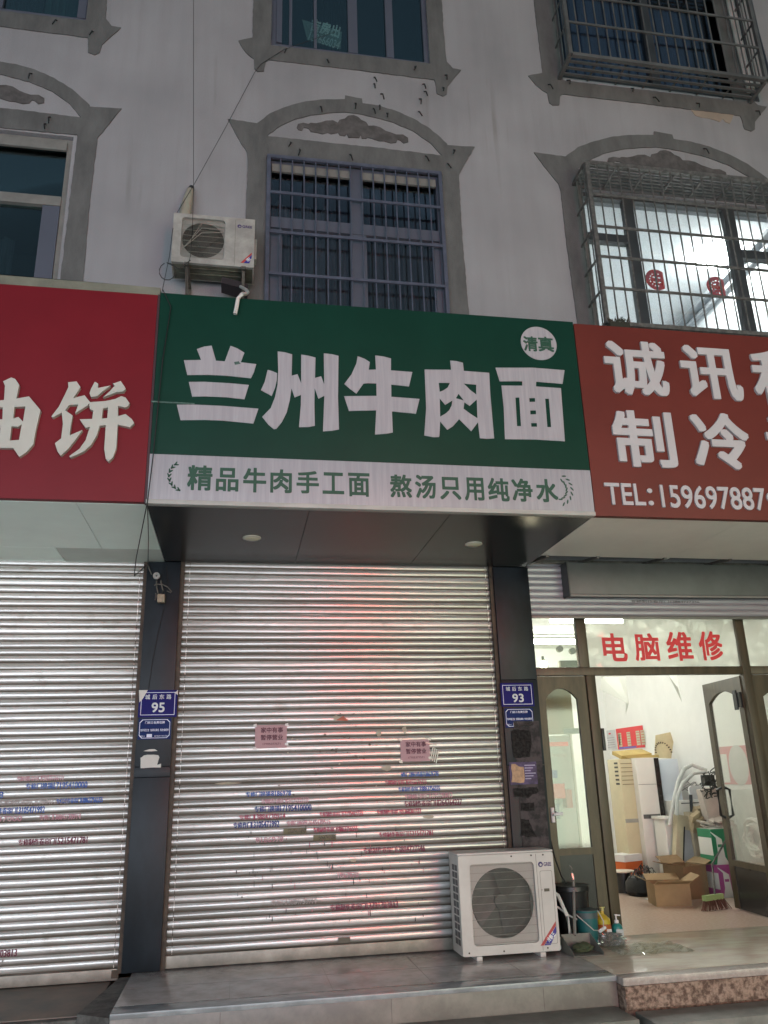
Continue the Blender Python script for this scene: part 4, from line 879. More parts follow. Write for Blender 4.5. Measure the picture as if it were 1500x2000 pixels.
def plaque(l, r, t, b, label):
    Y = -0.066; x0, x1 = at(l, (t + b) / 2, Y).x, at(r, (t + b) / 2, Y).x; z0, z1 = at((l + r) / 2, b, Y).z, at((l + r) / 2, t, Y).z; wd, ht = x1 - x0, z1 - z0
    T = thing('plaque', label, 'plaque', ((x0 + x1) / 2, Y, z0), 'small blue duty plaques under the house numbers')
    obj('plate', MB().box(x0, x1, Y - .005, Y, z0, z1, 0.001), PLATE2, T)
    obj('border', framed(MB(), x0 + .008, x1 - .008, z0 + .008, z1 - .008, Y - .005, 0.004, 0.02), PLATE_T2, T)
    mb = MB()
    mb.add(*text('门前三包责任牌', x0 + wd * .2, x0 + wd * .8, z0 + ht * .74, z0 + ht * .86, Y - .005, 0.02, .001))
    mb.add(*text('包环境卫生', x0 + wd * .07, x0 + wd * .34, z0 + ht * .38, z0 + ht * .5, Y - .005, 0.02, .001)).add(*text('包绿化美化', x0 + wd * .37, x0 + wd * .64, z0 + ht * .38, z0 + ht * .5, Y - .005, 0.02, .001)).add(*text('包社会秩序', x0 + wd * .67, x0 + wd * .93, z0 + ht * .38, z0 + ht * .5, Y - .005, 0.02, .001))
    mb.box(x0 + wd * .27, x0 + wd * .43, Y - .006, Y - .0052, z0 + ht * .1, z0 + ht * .25)
    mb.add(*text('责任人', x0 + wd * .08, x0 + wd * .22, z0 + ht * .12, z0 + ht * .19, Y - .005, 0.01, .001)).add(*text('城市管理行政执法局', x0 + wd * .5, x0 + wd * .9, z0 + ht * .12, z0 + ht * .19, Y - .005, 0.01, .001))
    obj('writing', mb, PLATE_T2, T)
plaque(270, 334, 1403, 1444, 'small blue plaque with cut corners under house number 95')
plaque(986, 1042, 1383, 1421, 'small blue plaque with cut corners under house number 93')
Y = -.0665
pts = px2([(345, 1500), (370, 1490), (410, 1455), (480, 1440), (600, 1440), (690, 1450), (715, 1490), (690, 1560), (670, 1640), (745, 1615), (740, 1690), (600, 1690), (345, 1705)], 240, 1330, 10, Y)
tag(obj('torn_paper', MB().add(*shape([rough(pts, .001, .02)], .002, Y)).add(*shape([rough(px2([(400, 1370), (520, 1335), (620, 1330), (680, 1365), (560, 1375)], 240, 1330, 10, Y), .001, .02)], .002, Y)), PAPERW), 'torn white paper left on the dark pilaster under plate 95', 'paper remnant')
pr_ = MB(); pts = [at(994, 1489, -.0735), at(1047, 1488, -.0735), at(1053, 1529, -.0735), at(996, 1533, -.0735)]
T = thing('poster', 'creased purple plastic poster with an orange blotch on the right pilaster', 'poster', pts[3])
x0, x1, z0, z1 = pts[0].x, pts[1].x, pts[3].z, pts[0].z
obj('sheet', MB().box(x0, x1, -.0755, -.0725, z0, z1), mat('purple_sheet', (0.10, 0.065, 0.16), 0.4, var=0.3, scale=14, spec=0.2), T)
obj('picture', MB().add(*shape([rough([(x0 + .01, z0 + .02), (x0 + .11, z0 + .015), (x0 + .12, z1 - .04), (x0 + .02, z1 - .01)], .008, .03)], .001, -.0755)), mat('orange_blotch', (0.45, 0.24, 0.12), 0.4, var=0.25, scale=25), T)
mb = MB()
for k in range(6): mb.box(x0 + .125, x1 - .012 - .02 * (k % 3), -.0765, -.0757, z1 - .03 - .02 * k, z1 - .022 - .02 * k)
obj('text_lines', mb, mat('lilac_print', (0.32, 0.28, 0.42), 0.5), T)

# ------------------------------------------------------------------ air conditioner outdoor units
def ac_unit(name, label, x0, x1, yb, yf, z0, z1, fan, split, casing, wires, big):
    T = thing(name, label, 'air conditioner', ((x0 + x1) / 2, yf, z0 - (.03 if big else 0)), 'air conditioner outdoor units')
    t = 0.012
    sh = MB().box(x0, x0 + t, yf + .03, yb, z0, z1, .003).box(x1 - t, x1, yf + .03, yb, z0, z1, .003).box(x0, x1, yb - t, yb - .001, z0 + .001, z1 - .001)
    sh.box(x0 - .004, x1 + .004, yf + .004, yb + .004, z1 + .0005, z1 + .016, .006)
    body = obj('casing', sh, casing, T)
    obj('base_pan', MB().box(x0 + .0125, x1 - .0125, yf + .031, yb - .013, z0, z0 + .012, .002).box(x0 + .06, x1 - .06, yf + .07, yf + .085, z0 - .006, z0 - .0005).box(x0 + .06, x1 - .06, yf + .15, yf + .165, z0 - .006, z0 - .0005), AC_UND if not big else casing, T)
    cx, cz, hw, hh, fr_ = fan
    obj('front_panel', MB().add(*shape([rrect(x0, x1, z0, z1, .012), rrect(cx - hw, cx + hw, cz - hh, cz + hh, .03)], .03, yf + .03)), casing, T)
    obj('fan_shroud', MB().add(*shape([rrect(cx - hw - .01, cx + hw + .01, cz - hh - .01, cz + hh + .01, .03), circ(cx, cz, fr_, 48)], .004, yf + .034)), casing, T)
    obj('fan_recess', MB().box(cx - fr_ - .01, cx + fr_ + .01, yf + .13, yf + .135, cz - fr_ - .01, cz + fr_ + .01), BLACK, T)
    fb = MB().lathe((0, 0, 0), [(0.001, 0), (.05, .0), (.05, .03), (.001, .035)], 16)
    fan_ = MB(); fan_.add([(cx + v[0], yf + .09 - v[2], cz + v[1]) for v in fb.v], fb.f, 0, True)
    for k in range(3):
        a0 = R(120 * k + 20); pts = []
        for i in range(7):
            u = i / 6
            for rr in (.05, fr_ * .92): a = a0 + u * R(70) + (.25 if rr > .1 else 0); pts.append((cx + rr * math.cos(a), yf + .105 - .04 * u, cz + rr * math.sin(a)))
        fan_.add(pts, [(2 * i, 2 * i + 1, 2 * i + 3, 2 * i + 2) for i in range(6)], 0, True)
    obj('fan', fan_, FANM, T)
    gw = MB(); n = wires
    for i in range(n + 1):
        x = cx - hw + .012 + (2 * hw - .024) * i / n; gw.box(x - .0008, x + .0008, yf + .006, yf + .0085, cz - hh + .004, cz + hh - .004)
    for j in range(11 if big else 8):
        z = cz - hh + .012 + (2 * hh - .024) * j / (10 if big else 7); gw.box(cx - hw + .004, cx + hw - .004, yf + .009, yf + .0115, z - .0010, z + .0010)
    obj('fan_grille', gw, AC_WIRE, T)
    mk = MB().box(split - .0012, split + .0012, yf - .0008, yf + .002, z0 + .008, z1 - .008)
    obj('panel_seam', mk, mat('seam_shadow_gap', (0.12, 0.115, 0.1), 0.7), T)
    wz, wx = z1 - z0, x1 - x0
    # logo
    lx0, lx1 = split + (x1 - split) * .10, x1 - (x1 - split) * .14; lz = z1 - wz * (.125 if big else .15); lh = .024 if big else .024
    obj('logo', MB().add(*shape([circ(lx0 + lh * .75, lz, lh * .75, 20), circ(lx0 + lh * .8, lz - lh * .1, lh * .36, 14)], .001, yf)).add(*text('GREE', lx0 + lh * 1.75, lx1, lz - lh * .55, lz + lh * .55, yf, .03, .001)), LOGO, T)
    # ribbon
    rz, rh, rx1 = z0 + wz * (.06 if big else .08), wz * .2, x1 - wx * .03
    rx0 = rx1 - rh * 0.98
    rb = obj('ribbon_label', MB().add([(rx0 + .028, yf - .001, rz), (rx0 + .075, yf - .001, rz), (rx1, yf - .001, rz + rh * .62), (rx1, yf - .001, rz + rh * .92)], [(0, 1, 2, 3)]), RIB_B, T)
    obj('ribbon_edge', MB().add([(rx0, yf - .0012, rz), (rx0 + .026, yf - .0012, rz), (rx1, yf - .0012, rz + rh * .94), (rx1, yf - .0012, rz + rh * 1.16)], [(0, 1, 2, 3)]), RIB_R, rb)
    v, f = text('冷静王', rx0 + .05, rx1 - .006, rz + .02, rz + .055, yf - .001, .02, .001); ca, sa = math.cos(R(42)), math.sin(R(42)); ccx, ccz = (rx0 + .05 + rx1) / 2, rz + .038
    mxx = (rx0 + rx1) / 2 + .022; mzz = rz + rh * .42
    obj('ribbon_writing', MB().add([(mxx + (p[0] - ccx) * ca - (p[2] - ccz) * sa, p[1], mzz + (p[0] - ccx) * sa + (p[2] - ccz) * ca) for p in v], f), WHITE, rb)
    return T
A = ac_unit('air_conditioner', 'large white air conditioner outdoor unit standing on the step before the shutter', 1.575, 2.285, -0.17, -0.44, 0.03, 0.672, (1.895, 0.352, 0.24, 0.262, 0.228), 2.16 - .005, AC_W, 58, True)
mb = MB()
for r_ in range(11):
    for c in range(2):
        y0 = -0.395 + c * .075; z = 0.09 + r_ * .048; mb.box(1.5735, 1.576, y0, y0 + .06, z, z + .038)
obj('side_vents', mb, BLACK, A)
obj('foot', MB().box(1.67, 1.71, -0.452, -0.14, 0.0, 0.028, .003), AC_W, A); obj('foot', MB().box(2.13, 2.17, -0.452, -0.14, 0.0, 0.028, .003), AC_W, A)
obj('service_panel', MB().add(*shape([rrect(2.175, 2.268, .075, .55, .012), rrect(2.178, 2.265, .078, .547, .011)], .0012, -.44)).box(2.18, 2.186, -.4415, -.4395, .42, .428), mat('panel_groove', (0.26, 0.25, 0.22), 0.6), A)
obj('handle', MB().box(2.198, 2.238, -.4425, -.44, .412, .432, .001), mat('handle_dark', (0.10, 0.09, 0.06), 0.5), A)
mb = MB()
for x, z in ((1.62, .055), (1.86, .05), (2.19, .055), (2.09, .655), (2.2, .655), (1.93, .655)): mb.lathe((0, 0, 0), [(.006, 0), (.005, .003)], 8)
mb = MB()
for x, z in ((1.62, .052), (1.87, .05), (2.19, .052), (2.12, .655), (2.21, .655), (1.97, .655)): mb.add(*shape([circ(x, z, .006, 8)], .003, -.44))
obj('screw', mb, RUSTY, A)
U = ac_unit('air_conditioner', 'weathered white air conditioner outdoor unit on brackets high on the wall', -0.664, 0.039, -0.12, -0.38, 5.475, 5.965, (-0.405, 5.735, 0.185, 0.205, 0.18), -0.13, AC_OLD, 40, False)
mb = MB()
for k in range(3):
    mb.tube([(-0.58 + .03 * k, -.388, 5.6 + .04 * k), (-0.42, -.392, 5.78 + .05 * k), (-0.24, -.392, 5.80 + .03 * k)], .003, 6)
obj('bent_wire', mb, AC_WIRE, U)
obj('side_cover', MB().box(.0395, .06, -.3, -.2, 5.62, 5.83, .004), AC_OLD, U)
for x in (-0.53, -0.05):
    T = tag(obj('wall_bracket', MB().box(x - .02, x + .02, -.40, -.01, 5.44, 5.468).box(x - .02, x + .02, -.03, -.001, 5.05, 5.44).obox((x, -.2, 5.27), (0, -1, .95), (1, 0, 0), (0, .95, 1), .24, .012, .012), STEEL_D), 'dark steel bracket under the high air conditioner, ' + ('its left one' if x < -.3 else 'its right one by the white drain hose'), 'bracket', 'brackets under the high air conditioner')
p0 = at(372, 372, -0.06)
T = thing('wall_sleeve', 'pale plastic pipe sleeve with dark tip above the high air conditioner', 'pipe', p0)
q = at(358, 425, -.15)
obj('sleeve', MB().tube([p0, (p0 + q) / 2, Vector((q.x, -.15, q.z - .15))], [.035, .05, .055], 12), mat('sleeve_beige', (0.36, 0.34, 0.27), 0.6), T)
obj('tip', MB().tube([p0 + Vector((.012, 0, .045)), p0 + Vector((0, 0, .0))], [.022, .036], 10), DGREY, T)
HY = -1.53
hp = [at(470, 560, -.3), at(481, 566, -.6), at(484, 571, -1.1), at(480, 574, -1.45), at(472, 575, HY - .02), at(465, 583, HY - .02), at(462, 600, HY - .02), at(459, 613, HY - .02)]
tag(obj('drain_hose', MB().tube(hp, 0.014, 8), HOSE), 'white drain hose hooked over the top edge of the green sign', 'hose')
rg = MB()
for k in range(3): rg.obox(at(455 + 8 * k, 563 + 2 * k, -.2), (1, .2, -.15), (0, 1, 0), (.15, 0, 1), .1 - .02 * k, .08, .03)
tag(obj('rag', rg, mat('dark_rag', (0.03, 0.025, 0.03), 0.9)), 'dark rag lying under the high air conditioner', 'rag')

# ------------------------------------------------------------------ cables
def cable(pts, r, label, name='cable'): return tag(obj(name, MB().tube(pts, r, 6), CABLE), label, 'cable')
cable([at(378, -40, -.43), at(378, 180, -.43), at(378, 365, -.43), at(376, 440, -.43), at(372, 500, -.43), at(366, 520, -.43), at(362, 585, -.43)], 0.0024, 'thin black cable hanging straight down past the high air conditioner')
cable([at(655, 62, -.05), at(556, 96, -.03), at(510, 125, -.03), at(497, 142, -.03), at(440, 250, -.05), at(378, 362, -.1), at(346, 415, -.2), at(337, 450, -.40), at(331, 500, -.42), at(318, 562, -.5), at(316, 572, -1.5)], 0.0026, 'black cable slanting down the wall from the top floor window sill')
lp = [at(331 + 4 - 16 * math.cos(t) - 8, 530 + 17 * math.sin(t), -.43) for t in [x * .5 - 1.2 for x in range(13)]]
cable(lp + [at(350, 525, -.43), at(372, 508, -.43)], 0.0035, 'black cable coiled in a loop beside the high air conditioner')
cable([at(318, 566, -1.535), at(334, 600, -1.535), at(318, 700, -1.535), at(298, 900, -1.54), at(288, 980, -1.56), at(266, 1090, -.9), at(262, 1125, -.2), at(285, 1105, -.1)], 0.0035, 'thin dark cable running down between the crimson and green signs')
cable([at(288, 985, -1.55), at(290, 1050, -1.0), at(289, 1106, -.12)], 0.003, 'thin dark cable dropping in front of the pale soffit to the old lamp')
cable([at(325, 1104, -.07), at(327, 1130, -.07), at(325, 1165, -.075), at(310, 1230, -.075), at(298, 1290, -.07), at(290, 1345, -.07)], 0.002, 'hair thin cable running down the dark pilaster to plate 95')
cable([at(952, 1112, -.03), at(955, 1120, -.06), at(961, 1132, -.03)], 0.003, 'short loose cable end at the top right corner of the shutter')
cable([at(1030, 1225, -.06), at(1036, 1245, -.05), at(1038, 1270, -.05), at(1033, 1290, -.06)], 0.004, 'short bowed cable beside the left transom pane')

# old lamp on the left pilaster
Y = -.09
P = lambda x, y, d=0: at(280 + x / 18.75, 1100 + y / 18.75, Y - d)
T = thing('wall_lamp', 'broken rusty floodlight hanging from the dark left pilaster', 'wall lamp', P(600, 500))
obj('arm', MB().tube([P(160, 40), P(230, 250), P(310, 420)], .006, 6), STEEL_D, T)
kb = MB(); c = P(490, 490); kb.add(*shape([circ(c.x, c.z, .027, 24), circ(c.x, c.z, .006, 10)], .03, c.y)); obj('knuckle', kb, mat('grey_knuckle', (0.26, 0.26, 0.24), 0.5, metal=.3), T)
obj('yoke', MB().tube([P(480, 640), P(490, 900), P(550, 1130), P(700, 1130), P(720, 1000), P(660, 780), P(640, 640)], .006, 6).tube([P(400, 820), P(470, 770), P(700, 780), P(900, 880), P(1040, 1050), P(1010, 1080), P(860, 1010)], .005, 6), STEEL_D, T)
a, b = P(520, 1480), P(810, 1190)
obj('lamp_head', MB().box(a.x, b.x, Y - .06, Y, a.z, b.z, .006), mat('corroded_head', (0.42, 0.35, 0.24), 0.6, var=0.25, scale=30), T)
obj('clip', MB().tube([P(450, 1100), P(470, 1200), P(430, 1350)], .006, 6), STEEL_D, T)

# ------------------------------------------------------------------ right shop: room, shopfront and its contents
RW = 5.15
mb = MB()
mb.quad((2.44, 0.2, 0), (2.44, 4.6, 0), (2.44, 4.6, 2.92), (2.44, 0.2, 2.92)); mb.quad((RW, .2, 0), (RW, .2, 2.92), (RW, 4.6, 2.92), (RW, 4.6, 0)); mb.quad((2.44, 4.6, 0), (RW, 4.6, 0), (RW, 4.6, 2.92), (2.44, 4.6, 2.92)); mb.quad((2.44, .2, 2.92), (2.44, 4.6, 2.92), (RW, 4.6, 2.92), (RW, .2, 2.92))
obj('shop_room', mb, ROOMW, B)
struct('shop_floor', MB().box(2.43, 6.6, 0.092, 4.6, -0.3, 0.0), GRAN_F)
FY = 0.10
F = thing('glazed_storefront', 'brown metal shop front with a glazed transom and an open arched door', 'shop front', (3.6, FY, 0))
def stick(x0, x1, z0, z1, y0=FY, y1=FY + .06, b=.004): return MB().box(x0, x1, y0, y1, z0, z1, b)
obj('jamb', stick(2.43, 2.462, 0, 2.50), BROWN_F, F)
obj('mullion', stick(2.885, 2.972, 2.07, 2.50), BROWN_F, F)
obj('mullion', stick(2.925, 3.006, 0, 2.0, FY - .01), BROWN_F, F)
obj('mullion', stick(4.405, 4.485, 0, 2.50, FY - .01), BROWN_F, F)
obj('transom_rail', stick(2.463, 4.404, 2.001, 2.069, FY - .006), BROWN_F, F)
obj('transom_rail', stick(4.486, 6.6, 2.001, 2.069, FY - .006), BROWN_F, F)
obj('head_rail', stick(2.43, 6.6, 2.501, 2.54), BROWN_F, F)
obj('transom_pane', MB().box(2.463, 2.884, FY + .025, FY + .031, 2.07, 2.50), GLASS_C, F)
tpn = obj('transom_pane', MB().box(2.973, 4.404, FY + .025, FY + .031, 2.07, 2.50), FILM, F)
obj('transom_pane', MB().box(4.486, 6.6, FY + .025, FY + .031, 2.07, 2.50), FILM, F)
for ch, l, r, t, b in (('电', 1177, 1224, 1237, 1292), ('脑', 1239, 1288, 1237, 1291), ('维', 1302, 1352, 1234, 1291), ('修', 1365, 1411, 1233, 1290)):
    obj('red_character', MB().add(*textpx(ch, l, r, t, b, FY + .0245, 0.024, 0.001)), REDP, tpn)
def leaf(ax, o, ww, h, handle, name='door', lab=None):
    """door leaf in the vertical plane through o along the unit vector ax; returns the part"""
    n = Vector((ax.y, -ax.x, 0)); th = 0.018
    def W3(u, z, d): p = o + ax * u + n * d; return (p.x, p.y, z)
    def slab(mb, u0, u1, z0, z1, d0=-th, d1=th):
        vs = [W3(u, z, d) for u in (u0, u1) for d in (d0, d1) for z in (z0, z1)]
        mb.add(vs, [(0, 1, 3, 2), (4, 6, 7, 5), (0, 4, 5, 1), (2, 3, 7, 6), (0, 2, 6, 4), (1, 5, 7, 3)])
    st = .085; kick = .62 if lab is None else .40
    fr = MB(); slab(fr, 0, st, 0.015, h); slab(fr, ww - st, ww, 0.015, h); slab(fr, st, ww - st, kick - .03, kick + .02)
    # arched head
    zt, rise = h - .10, .09; N = 14
    for i in range(N):
        u0, u1 = st + (ww - 2 * st) * i / N, st + (ww - 2 * st) * (i + 1) / N
        a0, a1 = [zt - rise * (2 * (u - st) / (ww - 2 * st) - 1) ** 2 for u in (u0, u1)]
        vs = [W3(u0, a0, -th), W3(u0, h, -th), W3(u0, a0, th), W3(u0, h, th), W3(u1, a1, -th), W3(u1, h, -th), W3(u1, a1, th), W3(u1, h, th)]
        fr.add(vs, [(0, 1, 3, 2), (4, 6, 7, 5), (0, 4, 5, 1), (2, 3, 7, 6), (0, 2, 6, 4), (1, 5, 7, 3)])
    D = obj(name, fr, BROWN_F, F, lab)
    k = MB(); slab(k, st, ww - st, 0.015, kick - .03, -.008, .008); obj('kick_panel', k, KICK, D)
    g = MB(); slab(g, st, ww - st, kick + .02, zt, -.003, .003); obj('glass', g, GLASS_C, D)
    hb = MB(); u = handle
    if lab is None: hb.tube([W3(u, .90, .02), W3(u, .90, .06), W3(u + .07, .905, .065)], .012, 8).tube([W3(u, .84, .028), W3(u, .95, .028)], .016, 8); obj('handle', hb, WHITE, D)
    else:
        for s_ in (.03, -.03): hb.tube([W3(u, .78, s_ * .6), W3(u, .80, s_ * 2), W3(u, 1.02, s_ * 2), W3(u, 1.04, s_ * .6)], .014, 8)
        obj('handle', hb, BLACK, D)
    return D
leaf(Vector((1, 0, 0)), Vector((2.465, FY + .03, 0)), .455, 1.995, .055)
leaf(Vector((1, 0, 0)), Vector((4.49, FY + .03, 0)), .74, 1.995, .70)
leaf(Vector((0.10, 0.995, 0)).normalized(), Vector((4.415, FY + .05, 0)), .74, 1.99, .66, 'door', 'open glazed door leaf with an arched brown frame')
obj('hinge', MB().box(4.37, 4.404, FY + .06, FY + .11, 1.72, 1.85, .004).box(4.36, 4.372, FY + .09, FY + .14, 1.70, 1.87), BLACK, F)
obj('closer', MB().box(3.007, 3.03, FY - .02, FY + .03, 1.38, 1.56, .003), BLACK, F)

# raised shutter and its casing over the shop front
T = thing('roller_shutter', 'rolled up shutter in a dark casing above the open shop front', 'roller shutter', (4.2, 0, 2.49))
obj('casing', MB().box(2.745, 7.0, -.17, .06, 2.648, 2.925, .004), mat('casing_grey', (0.075, 0.085, 0.078), 0.4, var=0.12), T)
obj('casing_end', MB().box(2.735, 2.7445, -.18, .06, 2.635, 2.93), mat('casing_edge', (0.05, 0.055, 0.05), 0.5), T)
obj('casing_lip', MB().box(2.75, 7.0, -.165, -.13, 2.63, 2.647, .002), mat('casing_lip_grey', (0.2, 0.2, 0.18), 0.4), T)
mb = MB(); rows = []
for k in range(8):
    for t, p in PR: rows.append((2.492 + (k + t) * PITCH_S, -.03 - BULGE * p))
for (z, y) in rows: mb.v += [(2.43, y, z), (6.6, y, z)]
for r_ in range(len(rows) - 1): mb.f.append([2 * r_, 2 * r_ + 1, 2 * r_ + 3, 2 * r_ + 2]); mb.m.append(0); mb.sm.append(True)
obj('slat_curtain', mb, mat('raised_slats', (0.36, 0.36, 0.38), 0.35, metal=.3, var=.15, stretch=(.6, 1, 20)), T)
obj('bottom_bar', MB().box(2.43, 6.6, -.05, -.02, 2.465, 2.490, .003), mat('shutter_bar_dark', (0.14, 0.14, 0.13), 0.4, metal=.4), T)
mb = MB()
mb.add(*text('专修制作卷帘门13884727346', 3.35, 4.0, 2.605, 2.628, -.0445, .01, .001)); obj('stencilled_number', mb, INK['black'], T)

# lamps inside
tl = thing('tube_lamp', 'bright fluorescent tube lamp under the shop ceiling', 'lamp', (3.8, 1.85, 2.8))
obj('tube', MB().tube([(3.36, 1.85, 2.80), (4.2, 1.85, 2.80)], .022, 10), emission('tube_glow', (0.97, 1.0, 0.93), 105), tl)
obj('housing', MB().box(3.32, 4.24, 1.82, 1.88, 2.835, 2.88, .004), WHITE, tl)
tl2 = thing('tube_lamp', 'second fluorescent tube further back under the shop ceiling', 'lamp', (3.2, 3.3, 2.85))
obj('tube', MB().tube([(2.9, 3.4, 2.82), (4.4, 3.4, 2.82)], .022, 10), emission('tube_glow_back', (0.97, 1.0, 0.93), 90), tl2)
obj('housing', MB().box(2.86, 4.44, 3.37, 3.43, 2.85, 2.89, .004), WHITE, tl2)
p = at(1061, 1294, 0.75)
bl = thing('bulb', 'small glaring round bulb behind the left transom pane', 'bulb', p)
obj('globe', MB().lathe((p.x, p.y, p.z - .02), [(.004, -.036), (.028, -.022), (.04, .004), (.028, .026), (.01, .036)], 16), emission('bulb_glow', (1.0, 0.86, 0.6), 40), bl)
obj('socket', MB().lathe((p.x, p.y, p.z + .018), [(.012, 0), (.012, .04)], 12), BLACK, bl)
# emergency light
p = at(1108, 1290, 0.45)
el = thing('emergency_light', 'grey emergency light box with two round heads behind the left transom pane', 'emergency light', p)
obj('box', MB().box(p.x - .07, p.x + .1, .44, .50, p.z - .09, p.z, .004), mat('emergency_grey', (0.17, 0.18, 0.14), 0.5), el)
for px, py in ((1092, 1268), (1117, 1272)):
    q = at(px, py, .43); lm = obj('lamp_head', MB().add(*shape([circ(q.x, q.z, .028, 20)], .04, .44)), mat('emergency_grey', (0.17, 0.18, 0.14), 0.5), el)
    obj('lens', MB().add(*shape([circ(q.x, q.z, .023, 20)], .002, .399)), mat('emergency_lens', (0.22, 0.21, 0.2), 0.2), lm)

def cab(name, label, px0, px1, Y, ztop, dep, m_, cat='air conditioner', zb=0.0):
    a, b = at(px0, 1480, Y).x, at(px1, 1480, Y).x
    T = thing(name, label, cat, ((a + b) / 2, Y, zb)); obj('casing', MB().box(a, b, Y, Y + dep, zb, ztop, .008), m_, T); return T, a, b
T, a, b = cab('floor_air_conditioner', 'beige floor standing air conditioner with horizontal louvres near the doorway side', 1207, 1238, 2.6, 1.345, .30, BEIGE)
mb = MB()
for k in range(6): mb.box(a + .02, b - .02, 2.597, 2.5995, 1.29 - .045 * k, 1.297 - .045 * k)
obj('louvre', mb, mat('louvre_gap', (0.22, 0.18, 0.10), 0.6), T)
mb = MB()
for k in range(6): mb.box(a - .002, a - .0005, 2.63, 2.72, 1.29 - .045 * k, 1.31 - .045 * k)
obj('side_slots', mb, DGREY, T)
obj('badge_strip', MB().box(a + .004, b - .004, 2.596, 2.5995, .66, .70), mat('badge_grey', (0.35, 0.34, 0.3), 0.3), T)
T, a, b = cab('floor_air_conditioner', 'white floor standing air conditioner with a glossy black vertical band', 1240, 1286, 2.5, 1.35, .3, CABW)
obj('black_band', MB().box(b - .062, b - .004, 2.496, 2.4995, .42, 1.345), BLKGL, T)
obj('panel_line', MB().box(a + .004, b - .064, 2.4985, 2.4998, 1.06, 1.064).box(a + .02, b - .07, 2.497, 2.4995, .70, .745), mat('panel_dark', (0.12, 0.12, 0.12), 0.2), T)
T, a, b = cab('floor_air_conditioner', 'bluish white floor standing air conditioner right of the black banded one', 1287, 1323, 2.55, 1.33, .32, CABB)
obj('energy_label', MB().box(a + .04, a + .09, 2.547, 2.5495, .55, .70), mat('label_pale', (0.6, 0.62, 0.55), 0.6), T)
T, a, b = cab('floor_air_conditioner', 'short white cabinet with a dark stripe standing before the tall units', 1282, 1316, 2.2, .70, .25, CABW)
obj('stripe', MB().box(b - .035, b - .025, 2.196, 2.1995, .02, .66), BLKGL, T); obj('top_cap', MB().box(a - .02, b + .03, 2.16, 2.46, .702, .73, .008), CABW, T)
T, a, b = cab('outdoor_unit', 'white unit at the left behind the beige cabinet with a green bag on top', 1200, 1222, 2.9, .62, .2, CABW)
tag(obj('bag', MB().box(a, b, 2.9, 3.0, .63, .78, .03), mat('green_bag', (0.10, 0.32, 0.12), 0.6)), 'green plastic bag on the white unit behind the beige cabinet', 'bag')
# flattened carton and board on top of the cabinets
c = at(1228, 1470, 2.7)
tag(obj('flattened_carton', MB().obox((c.x + .06, 2.75, 1.40), (1, 0, .05), (0, 1, .25), (0, -.25, 1), .19, .12, .02).obox((c.x + .12, 2.7, 1.365), (1, 0, 0), (0, 1, 0), (0, 0, 1), .2, .1, .015), mat('yellow_card', (0.5, 0.36, 0.12), 0.8)), 'flattened yellow carton lying on the beige cabinet', 'carton')
q = [at(1279, 1480, 2.75), at(1311, 1481, 2.75), at(1318, 1428, 2.85), at(1281, 1436, 2.85)]
T = thing('board', 'cream board with an arc of dark characters leaning on top of the cabinets', 'board', q[0])
obj('sheet', MB().add([tuple(p) for p in q] + [(p.x, p.y + .015, p.z) for p in q], [(0, 1, 2, 3), (7, 6, 5, 4), (1, 5, 6, 2), (2, 6, 7, 3), (3, 7, 4, 0)]), mat('cream_board', (0.62, 0.50, 0.30), 0.6), T)
mb = MB(); ctr = at(1296, 1470, 2.77)
for k in range(13):
    an = R(178 - 176 * k / 12); cx, cz = ctr.x + .10 * math.cos(an), ctr.z + .115 * math.sin(an); yy = 2.745 + .1 * (cz - q[0].z) / (q[3].z - q[0].z)
    mb.obox((cx, yy - .003, cz), (math.sin(an), 0, -math.cos(an)), (math.cos(an), 0, math.sin(an)), (0, 1, 0), .007, .011, .001)
obj('arc_writing', mb, mat('board_ink', (0.08, 0.05, 0.03), 0.7), T)

# posters on the right hand wall of the room
def wall_poster(l, r, t, b, m_, label, name='poster'):
    X = RW - .004; pts = [sx(l, t, X), sx(r, t, X), sx(r, b, X), sx(l, b, X)]
    y0, y1 = (pts[0].y + pts[3].y) / 2, (pts[1].y + pts[2].y) / 2; z0, z1 = (pts[2].z + pts[3].z) / 2, (pts[0].z + pts[1].z) / 2
    T = thing(name, label, 'poster', (X, (y0 + y1) / 2, z0)); obj('sheet', MB().box(X - .004, X, y0, y1, z0, z1), m_, T); return T, y0, y1, z0, z1
def cells(T, y0, y1, z0, z1, cs, X=RW - .009):
    for nm, m_, items in cs:
        for u0, u1, v0, v1 in items: obj(nm, MB().box(X - .001, X, y0 + (y1 - y0) * u0, y0 + (y1 - y0) * u1, z0 + (z1 - z0) * v0, z0 + (z1 - z0) * v1), m_, T)
T, *e = wall_poster(1205, 1258, 1420, 1462, REDP, 'red price chart poster with blue and white columns on the white wall')
cells(T, *e, [('chart_column', mat('chart_cream', (0.7, 0.62, 0.45), 0.6), [(.06 + .17 * k, .19 + .17 * k, .12, .78) for k in (0, 2, 4, 5)]), ('chart_blue', mat('chart_blue', (0.12, 0.15, 0.5), 0.6), [(.06, .7, .02, .1), (.08, .12, .2, .7)]), ('chart_rows', REDP, [(.07 + .17 * k, .18 + .17 * k, .2 + .12 * j, .24 + .12 * j) for k in (0, 2, 4, 5) for j in range(5)])])
T, *e = wall_poster(1183, 1203, 1426, 1464, mat('calendar_white', (0.66, 0.66, 0.66), 0.6), 'small white wall calendar left of the red price chart', 'calendar')
cells(T, *e, [('calendar_rows', mat('calendar_grey', (0.45, 0.42, 0.44), 0.6), [(.1, .9, .1 + .12 * j, .14 + .12 * j) for j in range(5)]), ('calendar_head', REDP, [(.4, .6, .78, .86)])])
T, *e = wall_poster(1404, 1463, 1457, 1532, mat('poster_red', (0.55, 0.08, 0.08), 0.6), 'red poster with a pale round appliance seen through the open door glass')
